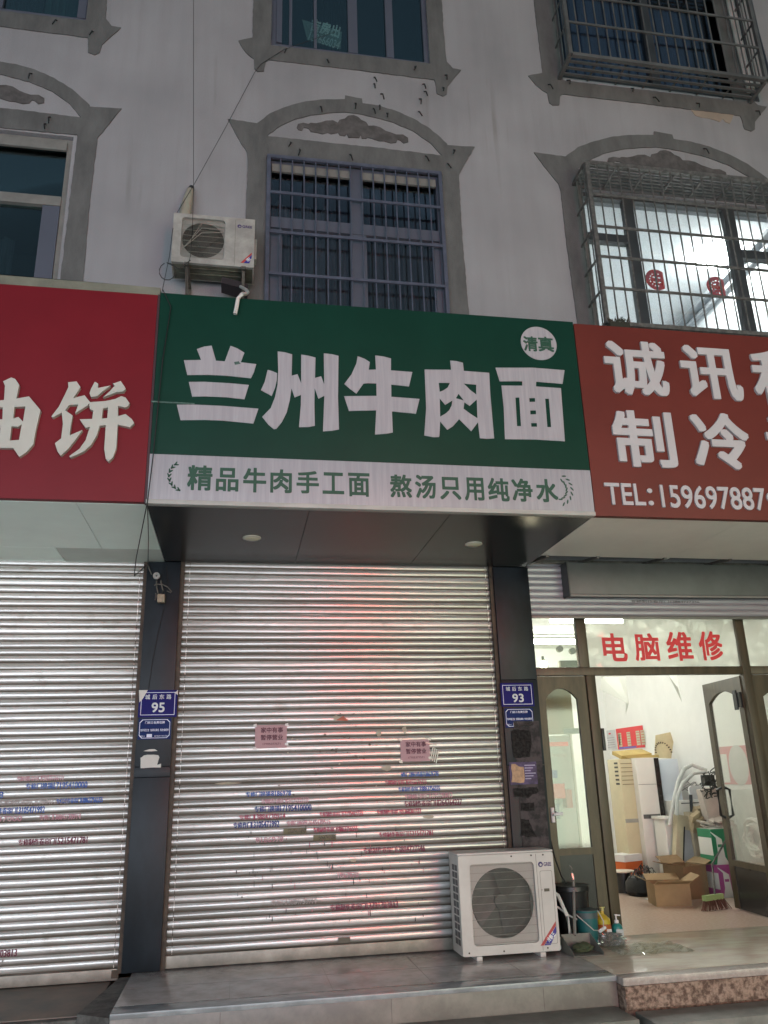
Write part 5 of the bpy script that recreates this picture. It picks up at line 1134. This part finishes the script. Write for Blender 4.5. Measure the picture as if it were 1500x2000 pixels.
X = RW - .009; yc, zc = e[0] + (e[1] - e[0]) * .68, e[2] + (e[3] - e[2]) * .5
mb = MB(); mb.add([(X, yc + .17 * math.cos(6.2832 * k / 24), zc + .2 * math.sin(6.2832 * k / 24)) for k in range(24)], [list(range(24))]); obj('round_picture', mb, mat('poster_grey', (0.5, 0.5, 0.47), 0.6), T)
cells(T, *e, [('white_side', mat('poster_white', (0.7, 0.68, 0.64), 0.6), [(.0, .33, .05, .8)])])

# hanging sheets and pennant
T = thing('hanging_sheet', 'pale folded sheet hanging down behind the top of the doorway', 'sheet', at(1200, 1325, 1.2))
obj('fold', MB().add([tuple(at(1175, 1322, 1.2)), tuple(at(1208, 1322, 1.25)), tuple(at(1228, 1375, 1.25)), tuple(at(1172, 1347, 1.15)), tuple(at(1222, 1395, 1.3)), tuple(at(1222, 1322, 1.35))], [(0, 1, 2, 3), (1, 5, 4, 2)]), glass('cream_sheet', (0.9, 0.9, 0.85), 0.03, haze=0.92), T)
T = thing('hanging_sheet', 'grey folded sheet hanging in the middle of the doorway top', 'sheet', at(1310, 1325, 1.2))
obj('fold', MB().add([tuple(at(1305, 1318, 1.2)), tuple(at(1322, 1318, 1.25)), tuple(at(1332, 1372, 1.3)), tuple(at(1325, 1345, 1.2))], [(0, 1, 2, 3)]), glass('grey_sheet', (0.8, 0.82, 0.85), 0.03, haze=0.85), T)
tag(obj('pennant', MB().add([tuple(at(1306, 1207, .5)), tuple(at(1344, 1206, .5)), tuple(at(1343, 1224, .5)), tuple(at(1338, 1222, .5))], [(0, 1, 2, 3)]), YELLOW), 'yellow triangular pennant behind the filmed transom pane', 'pennant')
shs = MB()
for q in ([(1290, 1225), (1355, 1212), (1400, 1215), (1330, 1260)], [(1395, 1210), (1430, 1208), (1437, 1250), (1420, 1240)], [(1285, 1250), (1310, 1300), (1335, 1302), (1320, 1240)]):
    shs.add([tuple(at(x, y, .35 + .03 * i)) for i, (x, y) in enumerate(q)], [(0, 1, 2, 3)])
tag(obj('ceiling_film', shs, glass('sagging_film', (0.85, 0.86, 0.84), 0.04, haze=0.6)), 'sagging grey plastic sheeting behind the transom lettering', 'plastic sheet')

# cartons, bags and tools on the shop floor
def carton(label, c, w_, d_, h, ang, m_, flaps=True, name='carton'):
    T = thing(name, label, 'carton', (c[0], c[1], c[2] if len(c) > 2 else 0)); z = c[2] if len(c) > 2 else 0
    u = Vector((math.cos(ang), math.sin(ang), 0)); v = Vector((-u.y, u.x, 0)); C = Vector((c[0], c[1], 0))
    mb = MB()
    def wallp(o, a, L, mi=0): mb.obox(C + o + Vector((0, 0, z + h / 2)), a, a.cross(Vector((0, 0, 1))), (0, 0, 1), L / 2, .004, h / 2, mi)
    wallp(-v * d_ / 2, u, w_); wallp(v * d_ / 2, u, w_); wallp(u * (w_ / 2 - .005), v, d_ - .01); wallp(-u * (w_ / 2 - .005), v, d_ - .01)
    mb.obox(C + Vector((0, 0, z + .004)), u, v, (0, 0, 1), w_ / 2 - .006, d_ / 2 - .006, .003)
    obj('box', mb, m_, T)
    if flaps:
        for o, a, nrm, L in ((-v * d_ / 2, u, -v, w_), (u * w_ / 2, v, u, d_), (-u * w_ / 2, v, -u, d_), (v * d_ / 2, u, v, w_)):
            dirf = (nrm * random.uniform(.75, .95) + Vector((0, 0, random.uniform(.1, .5)))).normalized(); e = C + o + Vector((0, 0, z + h + .002))
            obj('flap', MB().obox(e + dirf * .065, a, dirf, a.cross(dirf), L / 2 - .005, .062, .003), m_, T)
    return T
carton('open brown carton with spread flaps nearest the door on the shop floor', (4.10, 1.38), .33, .28, .19, R(-12), CARD)
carton('taller open brown carton behind the nearest one', (4.48, 1.72), .28, .30, .30, R(10), CARD_D)
T = carton('orange and white printed carton beside the beige cabinet', (4.28, 2.62), .26, .24, .27, R(20), ORANGE, False); obj('white_top', MB().obox((4.28, 2.62, .305), (math.cos(R(20)), math.sin(R(20)), 0), (-math.sin(R(20)), math.cos(R(20)), 0), (0, 0, 1), .135, .125, .035), WHITE, T)
def printed(label, c, w_, d_, h, z, pm, body=CABW):
    T = thing('carton', label, 'carton', (c[0], c[1], z)); x0, x1, y0, y1 = c[0] - w_ / 2, c[0] + w_ / 2, c[1] - d_ / 2, c[1] + d_ / 2
    obj('box', MB().box(x0, x1, y0, y1, z, z + h, .004), body, T)
    mb = MB().add(*shape([[(x0, z), (x0 + w_ * .10, z), (x0 + w_ * .2, z + h * .3), (x0 + w_ * .2, z + h * .75), (x0, z + h * .9)], ], .001, y0)).add(*shape([[(x0, z + h * .93), (x0 + w_ * .45, z + h * .7), (x0 + w_ * .5, z + h * .2), (x0 + w_ * .65, z), (x1, z), (x1, z + h), (x0, z + h)], circ(x0 + w_ * .77, z + h * .45, w_ * .16, 16)], .001, y0))
    mb.box(x0 - .001, x0 - .0003, y0, y1, z, z + h * .25).box(x0 - .001, x0 - .0003, y0, y1, z + h * .75, z + h)
    obj('print', mb, pm, T)
    obj('text_panel', MB().box(x0 + w_ * .24, x0 + w_ * .42, y0 - .002, y0 - .0012, z + h * .48, z + h * .56), pm, T); return T
printed('magenta and white printed gas carton on the floor behind the broom', (4.86, 1.66), .25, .25, .30, 0, PINKP)
printed('green and white printed gas carton stacked on the magenta one', (4.85, 1.68), .25, .25, .33, .302, GREENP)
T = thing('tool_bag', 'black bag of tangled tools and cables on the shop floor', 'bag', (4.14, 2.02, 0))
obj('bag', MB().lathe((4.15, 2.02, 0), [(.13, 0), (.17, .04), (.165, .12), (.13, .17), (.04, .19)], 20).box(4.02, 4.3, 1.9, 2.14, 0, .1, .03), mat('black_cloth', (0.012, 0.013, 0.013), 0.6, bump=.5, bscale=20), T)
mb = MB()
for i in range(26):
    p = Vector((4.16 + random.uniform(-.12, .12), 2.0 + random.uniform(-.1, .1), .15)); q = p + Vector((random.uniform(-.1, .1), random.uniform(-.05, .05), random.uniform(.04, .14)))
    mb.tube([p, (p + q) / 2 + Vector((0, 0, .05)), q, q + Vector((random.uniform(-.06, .06), 0, -.05))], .004, 5)
obj('loose_cables', mb, BLACK, T)
T = thing('stool', 'low black stool with a round white top beside the tool bag', 'stool', (4.06, 2.25, 0))
obj('base', MB().lathe((4.06, 2.25, 0), [(.075, 0), (.075, .2)], 20), BLACK, T); obj('top', MB().lathe((4.06, 2.25, .201), [(.12, 0), (.12, .012), (.11, .016)], 28), mat('stool_top', (0.7, 0.62, 0.5), 0.5), T)
tag(obj('paper_sheet', MB().obox((4.1, 1.72, .004), (1, .2, 0), (-.2, 1, 0), (0, 0, 1), .07, .05, .002), PAPERW), 'white sheet of paper lying on the floor by the tool bag', 'paper')
T = thing('indoor_unit', 'long cream air conditioner front leaning behind the cartons', 'air conditioner', (4.62, 2.05, 0))
u = Vector((.22, .05, 1)).normalized(); v = Vector((1, 0, -.22)).normalized(); n_ = u.cross(v)
c = Vector((4.70, 2.08, .38)); obj('casing', MB().obox(c, u, v, n_, .36, .115, .04), mat('cream_unit', (0.62, 0.54, 0.36), 0.4), T)
obj('vane', MB().obox(c + n_ * (.043 if n_.y < 0 else -.043) + v * .03, u, v, n_, .22, .055, .003), mat('vane_grey', (0.42, 0.42, 0.42), 0.3), T); obj('vane_edge', MB().obox(c + n_ * (.044 if n_.y < 0 else -.044) - v * .03, u, v, n_, .25, .006, .003), BLACK, T)
def pc(x, y, Y): return at(x, y, Y)
tag(obj('lagged_pipe', MB().tube([pc(1308, 1612, 2.1), pc(1315, 1570, 2.1), pc(1325, 1525, 2.1), pc(1336, 1502, 2.1), pc(1352, 1494, 2.1), pc(1380, 1505, 2.0)], .022, 10), HOSE), 'white lagged pipe arching up beside the bluish cabinet', 'pipe')
tag(obj('lagged_pipe', MB().tube([pc(1322, 1592, 2.05), pc(1322, 1560, 2.05), pc(1333, 1530, 2.05), pc(1355, 1510, 2.0), pc(1378, 1508, 1.95)], .02, 10), HOSE), 'white lagged pipe curving just under the taller arching one', 'pipe')
T = thing('outdoor_unit', 'white carton like unit with dark print behind the pipes', 'air conditioner', (4.95, 2.3, 0))
a, b = pc(1322, 1620, 2.35), pc(1356, 1563, 2.35); obj('casing', MB().box(a.x, b.x, 2.35, 2.6, 0, b.z, .006), CABW, T); obj('print', MB().box(a.x + .06, b.x - .08, 2.347, 2.3495, b.z - .22, b.z - .17), LOGO, T)
T = thing('chair', 'white plastic chair back standing behind the motor', 'chair', pc(1360, 1600, 2.1))
a, b = pc(1346, 1560, 2.1), pc(1372, 1534, 2.1); obj('backrest', MB().add(*shape([rrect(a.x, b.x, a.z, b.z, .04)], .03, 2.1)), WHITE, T); obj('leg', MB().tube([(a.x + .02, 2.1, 0), (a.x + .02, 2.1, a.z + .02)], .012, 6), WHITE, T); obj('leg', MB().tube([(b.x - .02, 2.1, 0), (b.x - .02, 2.1, a.z + .02)], .012, 6), WHITE, T)
a, b = pc(1374, 1607, 1.75), pc(1408, 1540, 1.75)
T = thing('motor_unit', 'pale open unit with a tangle of black wires on top of the green carton', 'motor unit', (a.x, 1.75, .66))
obj('panel', MB().obox(((a.x + b.x) / 2, 1.80, (a.z + b.z) / 2 + .02), (1, 0, .12), (0, 1, 0), (-.12, 0, 1), .085, .05, .15), mat('pale_panel', (0.55, 0.48, 0.42), 0.5), T)
mb = MB()
for i in range(40):
    p = pc(random.uniform(1372, 1402), random.uniform(1505, 1552), random.uniform(1.6, 1.75)); q = p + Vector((random.uniform(-.08, .08), random.uniform(-.03, .03), random.uniform(-.09, .06)))
    mb.tube([p, (p + q) / 2 + Vector((random.uniform(-.04, .04), -.03, random.uniform(-.03, .03))), q], .006, 5)
a = pc(1385, 1525, 1.72); mb.box(a.x - .06, a.x + .06, 1.7, 1.78, a.z - .05, a.z + .06, .01)
obj('wire_tangle', mb, mat('wire_black', (0.015, 0.018, 0.015), 0.5), T)
mb = MB()
for i in range(9):
    c = pc(random.uniform(1375, 1425), random.uniform(1600, 1616), random.uniform(1.6, 1.75)); mb.obox(c, (1, .3 * random.uniform(-1, 1), random.uniform(-.3, .3)), (0, 1, .2), (.1, -.2, 1), random.uniform(.04, .08), .05, .008)
tag(obj('cloth', mb, mat('pale_rag', (0.5, 0.44, 0.38), 0.9)), 'crumpled pale cloth on top of the green gas carton', 'cloth')
T = thing('carton', 'torn beige carton standing behind the leaning cream unit', 'carton', pc(1360, 1600, 2.0)); a, b = pc(1352, 1620, 2.0), pc(1376, 1585, 2.0)
obj('box', MB().box(a.x, b.x, 2.0, 2.14, 0, b.z, .01), mat('beige_card', (0.42, 0.36, 0.26), 0.8), T); obj('flap', MB().obox((b.x - .03, 1.97, b.z + .02), (1, 0, .4), (0, 1, .5), (-.4, -.5, 1), .07, .05, .003), mat('beige_card', (0.42, 0.36, 0.26), 0.8), T)
a = pc(1354, 1590, 1.95)
T = thing('paper_bag', 'crumpled brown paper bag wedged between the pipes and the green carton', 'bag', (a.x, 1.95, .5))
mb = MB()
for i in range(14): mb.obox(pc(random.uniform(1354, 1376), random.uniform(1582, 1618), random.uniform(1.85, 2.0)), (1, random.uniform(-.6, .6), random.uniform(-.6, .6)), (0, 1, .3), (.2, -.3, 1), random.uniform(.03, .06), .03, random.uniform(.02, .05))
obj('bag', mb, mat('brown_paper', (0.36, 0.28, 0.17), 0.8, var=.2), T)
a = pc(1352, 1600, 2.05); b = pc(1349, 1552, 2.05)
tag(obj('black_pole', MB().tube([tuple(a), tuple(b)], .018, 8).box(b.x - .12, b.x + .14, 2.04, 2.06, b.z - .09, b.z - .08), BLACK), 'black pole with a thin crossbar behind the cream unit', 'pole')
mb = MB()
for i in range(9):
    p = pc(random.uniform(1325, 1350), random.uniform(1532, 1545), 2.3); mb.tube([p, p + Vector((.05, -.02, .03)), p + Vector((.1, .0, -.01)), p + Vector((.16, -.01, .02))], .005, 5)
tag(obj('wire_bundle', mb, mat('grey_wire', (0.25, 0.24, 0.22), .5)), 'bundle of grey wires lying over the units behind the arching pipe', 'wires')
# broom
T = thing('broom', 'broom with brown bristles and a green head leaning by the open door', 'broom', (4.30, .98, 0))
top = pc(1433, 1700, 1.1)
obj('stick', MB().tube([(4.33, .96, .10), (4.43, 1.1, .36), tuple(top + Vector((.03, .05, .3)))], .009, 8), STEEL_D, T)
obj('head', MB().obox((4.31, .96, .10), (1, .35, 0), (-.35, 1, 0), (0, 0, 1), .12, .022, .022), mat('green_head', (0.30, 0.42, 0.16), 0.5), T)
mb = MB()
for i in range(60):
    t = random.uniform(-1, 1); p = Vector((4.31 + .115 * t, .96 + .04 * t + random.uniform(-.02, .02), .085)); mb.tube([p, p + Vector((.05 * t - .02, -.05 + random.uniform(-.02, .02), -.08))], [.005, .003], 5)
obj('bristles', mb, mat('bristle_brown', (0.13, 0.05, 0.03), 0.8), T)
# behind the open door's glass
T = thing('hose_coil', 'coil of clear plastic hose seen through the open door glass', 'hose', (5.0, .75, .4))
hc = sx(1472, 1636, 4.93)
mb = MB()
for k in range(26):
    r_ = .08 + .10 * random.random(); ph = random.random() * 6; mb.tube([(4.93 + .02 * random.uniform(-1, 1) + .004 * k, hc.y + r_ * math.cos(t * .3 + ph), hc.z + r_ * math.sin(t * .3 + ph)) for t in range(22)], .010, 6)
obj('coil', mb, mat('milky_hose', (0.75, 0.77, 0.72), 0.25, spec=.7), T)
T = thing('outdoor_unit', 'white unit with a round grille standing under the clear hose coil', 'air conditioner', (4.98, .8, 0)); obj('casing', MB().box(4.88, 5.13, .45, 1.15, 0, .285, .01), CABW, T)
obj('grille', MB().box(4.876, 4.8795, .60, 1.0, .05, .24), mat('unit_grille_grey', (0.4, 0.4, 0.38), 0.5), T)
T = thing('outdoor_unit', 'stacked grey white units in plastic wrap under the red poster', 'air conditioner', (4.98, 1.5, 0)); obj('casing', MB().box(4.99, 5.13, .9, 1.5, .5, 1.0, .01), mat('wrapped_unit', (0.5, 0.53, 0.5), 0.3, var=.15, scale=8), T); obj('casing_lower', MB().box(5.0, 5.13, .9, 1.5, .29, .499, .01), mat('wrapped_unit', (0.5, 0.53, 0.5), 0.3), T)
# seen through the closed left leaf
Yv = 1.2
a, b = at(1062, 1640, Yv), at(1112, 1436, Yv)
T = thing('shelf', 'white shelf unit with a printed panel behind the closed left door glass', 'shelf', ((a.x + b.x) / 2, Yv, 0))
obj('panel', MB().box(a.x, b.x, Yv, Yv + .3, 0, b.z, .004), mat('shelf_grey', (0.34, 0.34, 0.33), 0.5), T); obj('red_strip', MB().box(a.x + .01, b.x - .02, Yv - .003, Yv - .0005, b.z - .1, b.z - .06), REDP, T)
obj('printed_line', MB().box(a.x + .05, b.x - .05, Yv - .003, Yv - .0005, b.z - .20, b.z - .17), INK['grey'], T)
obj('edge', MB().box(b.x + .001, b.x + .02, Yv - .01, Yv + .3, 0, b.z + .01), mat('shelf_edge', (0.42, 0.40, 0.34), 0.5), T)
for px, py, w_, h, m_, lb in ((1078, 1512, .11, .07, RIB_B, 'blue carton on the shelf seen through the left door glass'), (1092, 1545, .12, .13, REDP, 'red carton on the shelf seen through the left door glass'), (1112, 1560, .06, .16, mat('dark_red_print', (0.35, 0.03, 0.03), 0.5), 'narrow dark red carton at the shelf edge behind the left door glass'), (1085, 1585, .08, .13, mat('navy_print', (0.12, 0.12, 0.2), 0.5), 'dark navy carton low on the shelf behind the left door glass'), (1070, 1560, .06, .2, CABW, 'white carton at the left of the shelf behind the left door glass')):
    p = at(px, py, 1.0); tag(obj('carton', MB().box(p.x - w_ / 2, p.x + w_ / 2, 1.0, 1.1, p.z - h / 2, p.z + h / 2, .003), m_), lb, 'carton')
p = at(1087, 1385, .6)
tag(obj('cardboard_sheet', MB().box(p.x - .24, p.x + .15, .6, .62, p.z - .22, p.z + .22), mat('tan_card', (0.33, 0.25, 0.14), 0.7)), 'tan cardboard sheet behind the top of the closed left door', 'cardboard')
p = at(1108, 1429, .3)
T = thing('small_sign', 'small dark green sign stuck inside the closed left door glass', 'sign', p); obj('plate', MB().box(p.x - .07, p.x + .07, .2, .205, p.z - .022, p.z + .022), mat('sign_dark', (0.03, 0.04, 0.035), 0.4), T)

# things standing on the step by the shop front
T = thing('bin', 'black plastic bucket behind the large air conditioner', 'bucket', (2.56, -.03, 0))
obj('pail', MB().lathe((2.56, -.045, 0), [(.105, 0), (.125, .34), (.13, .36), (.122, .36), (.10, .05)], 28), BLACK, T)
obj('pail_stack', MB().lathe((2.56, -.045, .362), [(.132, 0), (.128, .03), (.133, .035), (.125, .035)], 28), BLACK, T)
T = thing('paint_bucket', 'teal and grey bucket with a white wire handle beside the dustpan', 'bucket', (2.60, -.22, 0))
obj('pail', MB().lathe((2.60, -.20, 0), [(.068, 0), (.08, .22), (.084, .24), (.078, .24), (.068, .03)], 28), mat('bucket_teal', (0.015, 0.12, 0.12), 0.4), T); obj('rim', MB().lathe((2.60, -.20, .19), [(.0795, 0), (.0825, .055), (.086, .055)], 28), mat('pail_grey', (0.08, 0.1, 0.1), 0.4), T)
hd = MB().tube([(2.50, -.24, .22), (2.60, -.31, .12), (2.70, -.24, .10), (2.72, -.22, .16), (2.69, -.2, .23)], .004, 6); obj('handle', hd, mat('handle_wire', (0.5, 0.48, 0.42), 0.4), T); obj('grip', MB().tube([(2.66, -.275, .105), (2.72, -.235, .12)], .012, 8), WHITE, T)
def bottle(name, label, c, prof, m_, extra):
    T = thing(name, label, 'bottle', c); obj('body', MB().lathe(c, prof, 20), m_, T); extra(T); return T
c = (2.80, -.02, 0)
def ex(T):
    obj('shoulder', MB().lathe((c[0], c[1], .112), [(.058, 0), (.056, .03), (.03, .055), (.016, .065), (.014, .085)], 20).tube([(c[0] - .05, c[1] - .01, .13), (c[0] - .06, c[1] - .01, .17), (c[0] - .03, c[1] - .01, .185), (c[0] - .015, c[1], .17)], .013, 8), YELLOW, T)
    obj('cap', MB().lathe((c[0] + .005, c[1], .198), [(.012, 0), (.012, .02), (.02, .022), (.02, .03)], 14), mat('cap_yellow', (0.6, 0.55, 0.2), 0.5), T); obj('label', MB().box(c[0] + .0, c[0] + .04, c[1] - .060, c[1] - .058, .03, .08), WHITE, T)
bottle('bottle', 'squat orange and yellow jerrycan bottle with a moulded handle', c, [(.055, 0), (.06, .01), (.06, .11)], mat('orange_liquid', (0.42, 0.12, 0.025), 0.35), ex)
c2 = (2.915, -.01, 0)
def ex2(T):
    obj('pump', MB().lathe((c2[0], c2[1], .107), [(.018, 0), (.016, .02), (.006, .022), (.006, .05), (.012, .052), (.012, .06)], 14).tube([(c2[0], c2[1], .162), (c2[0] + .03, c2[1] - .015, .160)], .005, 6), WHITE, T); obj('label', MB().box(c2[0] - .028, c2[0] + .03, c2[1] - .0425, c2[1] - .040, .02, .068), mat('label_white', (0.5, 0.55, 0.55), 0.5), T)
bottle('pump_bottle', 'teal pump bottle with a white nozzle beside the brown mullion', c2, [(.036, 0), (.041, .006), (.041, .08), (.03, .098), (.016, .106)], TEAL, ex2)
T = thing('dustpan', 'long handled dustpan holding a dark green rag before the buckets', 'dustpan', (2.44, -.45, 0))
dp_ = MB(); x0, x1, y0, y1 = 2.335, 2.555, -.55, -.33
dp_.box(x0, x1, y0, y1, .002, .007)
dp_.add([(x0, y1, .007), (x1, y1, .007), (x1, y1, .11), (x0, y1, .11), (x0, y1 + .004, .007), (x1, y1 + .004, .007), (x1, y1 + .004, .11), (x0, y1 + .004, .11)], [(0, 1, 2, 3), (4, 7, 6, 5), (3, 2, 6, 7)])
for x in (x0, x1): dp_.add([(x, y0, .007), (x, y1, .007), (x, y1, .11), (x, y0, .02), (x + .003, y0, .007), (x + .003, y1, .007), (x + .003, y1, .11), (x + .003, y0, .02)], [(0, 3, 2, 1), (4, 5, 6, 7), (3, 7, 6, 2), (0, 4, 7, 3)])
obj('pan', dp_, mat('dustpan_grey', (0.20, 0.19, 0.16), 0.5, var=.2), T)
obj('handle', MB().tube([(2.44, -.335, .10), tuple(at(1120, 1720, -.12))], .011, 8).tube([tuple(at(1119.6, 1718, -.12)), tuple(at(1117, 1706, -.11))], .014, 8), mat('chrome_handle', (0.5, 0.46, 0.40), 0.3, metal=.7), T)
obj('hook', MB().tube([tuple(at(1117, 1706, -.11)), tuple(at(1117, 1697, -.11)), tuple(at(1112, 1690, -.11))], .005, 6), mat('chrome_handle', (0.5, 0.46, 0.40), 0.3, metal=.7), T)
rg = bmesh.new(); bmesh.ops.create_icosphere(rg, subdivisions=3, radius=1)
for v in rg.verts:
    n = 1 + .25 * math.sin(v.co.x * 7 + v.co.y * 4) * math.cos(v.co.z * 6 + v.co.x * 3); v.co = Vector((2.46 + v.co.x * .07 * n, -.42 + v.co.y * .05 * n, .035 + v.co.z * .03 * n))
rm = MB(); rg.verts.index_update(); rm.add([v.co[:] for v in rg.verts], [[v.index for v in f.verts] for f in rg.faces], 0, True); rg.free()
tag(obj('rag', rm, mat('green_rag', (0.06, 0.075, 0.035), 0.95, bump=.6, bscale=40)), 'dark green mop rag lying in the dustpan', 'rag')
bgm = bmesh.new(); bmesh.ops.create_icosphere(bgm, subdivisions=4, radius=1)
for v in bgm.verts:
    d = v.co.copy(); n = 1 + .22 * math.sin(d.x * 9 + 2 * d.z) * math.sin(d.y * 8) + .12 * math.sin(d.x * 23 + d.y * 17)
    v.co = Vector((2.74 + d.x * .12 * n, -.22 + d.y * .09 * n, max(.002, .035 + d.z * .045 * n)))
rm = MB(); bgm.verts.index_update(); rm.add([v.co[:] for v in bgm.verts], [[v.index for v in f.verts] for f in bgm.faces], 0, False); bgm.free()
tag(obj('plastic_bag', rm, glass('crumpled_plastic', (0.8, 0.8, 0.8), 0.22, haze=.25)), 'crumpled clear plastic bag on the step before the orange bottle', 'plastic bag')
ps = MB(); n = 16
for i in range(n + 1):
    for j in range(n + 1): ps.v.append((2.66 + .55 * i / n, -.62 + .38 * j / n + .03 * math.sin(i * .8), .004 + abs(.008 * math.sin(i * 1.7 + j) * math.sin(j * 1.3 + i * .4))))
for i in range(n):
    for j in range(n): a_ = i * (n + 1) + j; ps.f.append([a_, a_ + n + 1, a_ + n + 2, a_ + 1]); ps.m.append(0); ps.sm.append(False)
tag(obj('plastic_sheet', ps, glass('clear_sheet', (0.85, 0.88, 0.83), 0.10, haze=.12)), 'flat wrinkled clear plastic sheet on the granite step', 'plastic sheet')
tag(obj('ac_hose', MB().tube([(2.285, -.30, .40), (2.36, -.28, .36), (2.42, -.27, .22), (2.43, -.28, .10), (2.38, -.3, .03), (2.30, -.3, .02)], .014, 8).tube([(2.285, -.26, .33), (2.36, -.24, .28), (2.44, -.22, .22), (2.52, -.2, .18)], .007, 6), HOSE), 'pale hose looping out of the large air conditioner to the ground', 'hose')
cable([at(1075, 1640, .04), at(1085, 1680, .04), at(1097, 1712, .03), at(1112, 1735, .02), at(1120, 1750, .0)], .006, 'black cable drooping in front of the closed left door')

# ------------------------------------------------------------------ across the street, behind the viewer: the lit shops whose glow falls on this facade
O = thing('shop_building', 'row of lit shops on the opposite side of the street', 'building', (0, -11.5, -.33))
ob = MB().box(-14, 14, -16, -11.6, -.33, 5.4); obj('wall', ob, mat('opposite_wall', (0.3, 0.29, 0.28), 0.9), O)
def glow(name, x0, x1, z0, z1, col, s): obj(name, MB().box(x0, x1, -11.59, -11.5, z0, z1), emission(name + '_glow_%d' % len(bpy.data.materials), col, s), O)
glow('shop_window', -11.0, 2.3, -0.3, 2.6, (0.80, 0.89, 1.0), 5.2)
glow('lit_sign', -9.0, 2.3, 2.9, 4.2, (0.84, 0.88, 1.0), 2.4)
glow('lit_sign', 2.46, 2.86, 1.3, 5.3, (1.0, 0.085, 0.06), 34.0)
glow('shop_window', 3.2, 10.0, -0.3, 2.6, (0.88, 1.0, 0.76), 5.3)
glow('lit_sign', 3.2, 9.0, 2.9, 4.2, (0.84, 1.0, 0.74), 2.2)
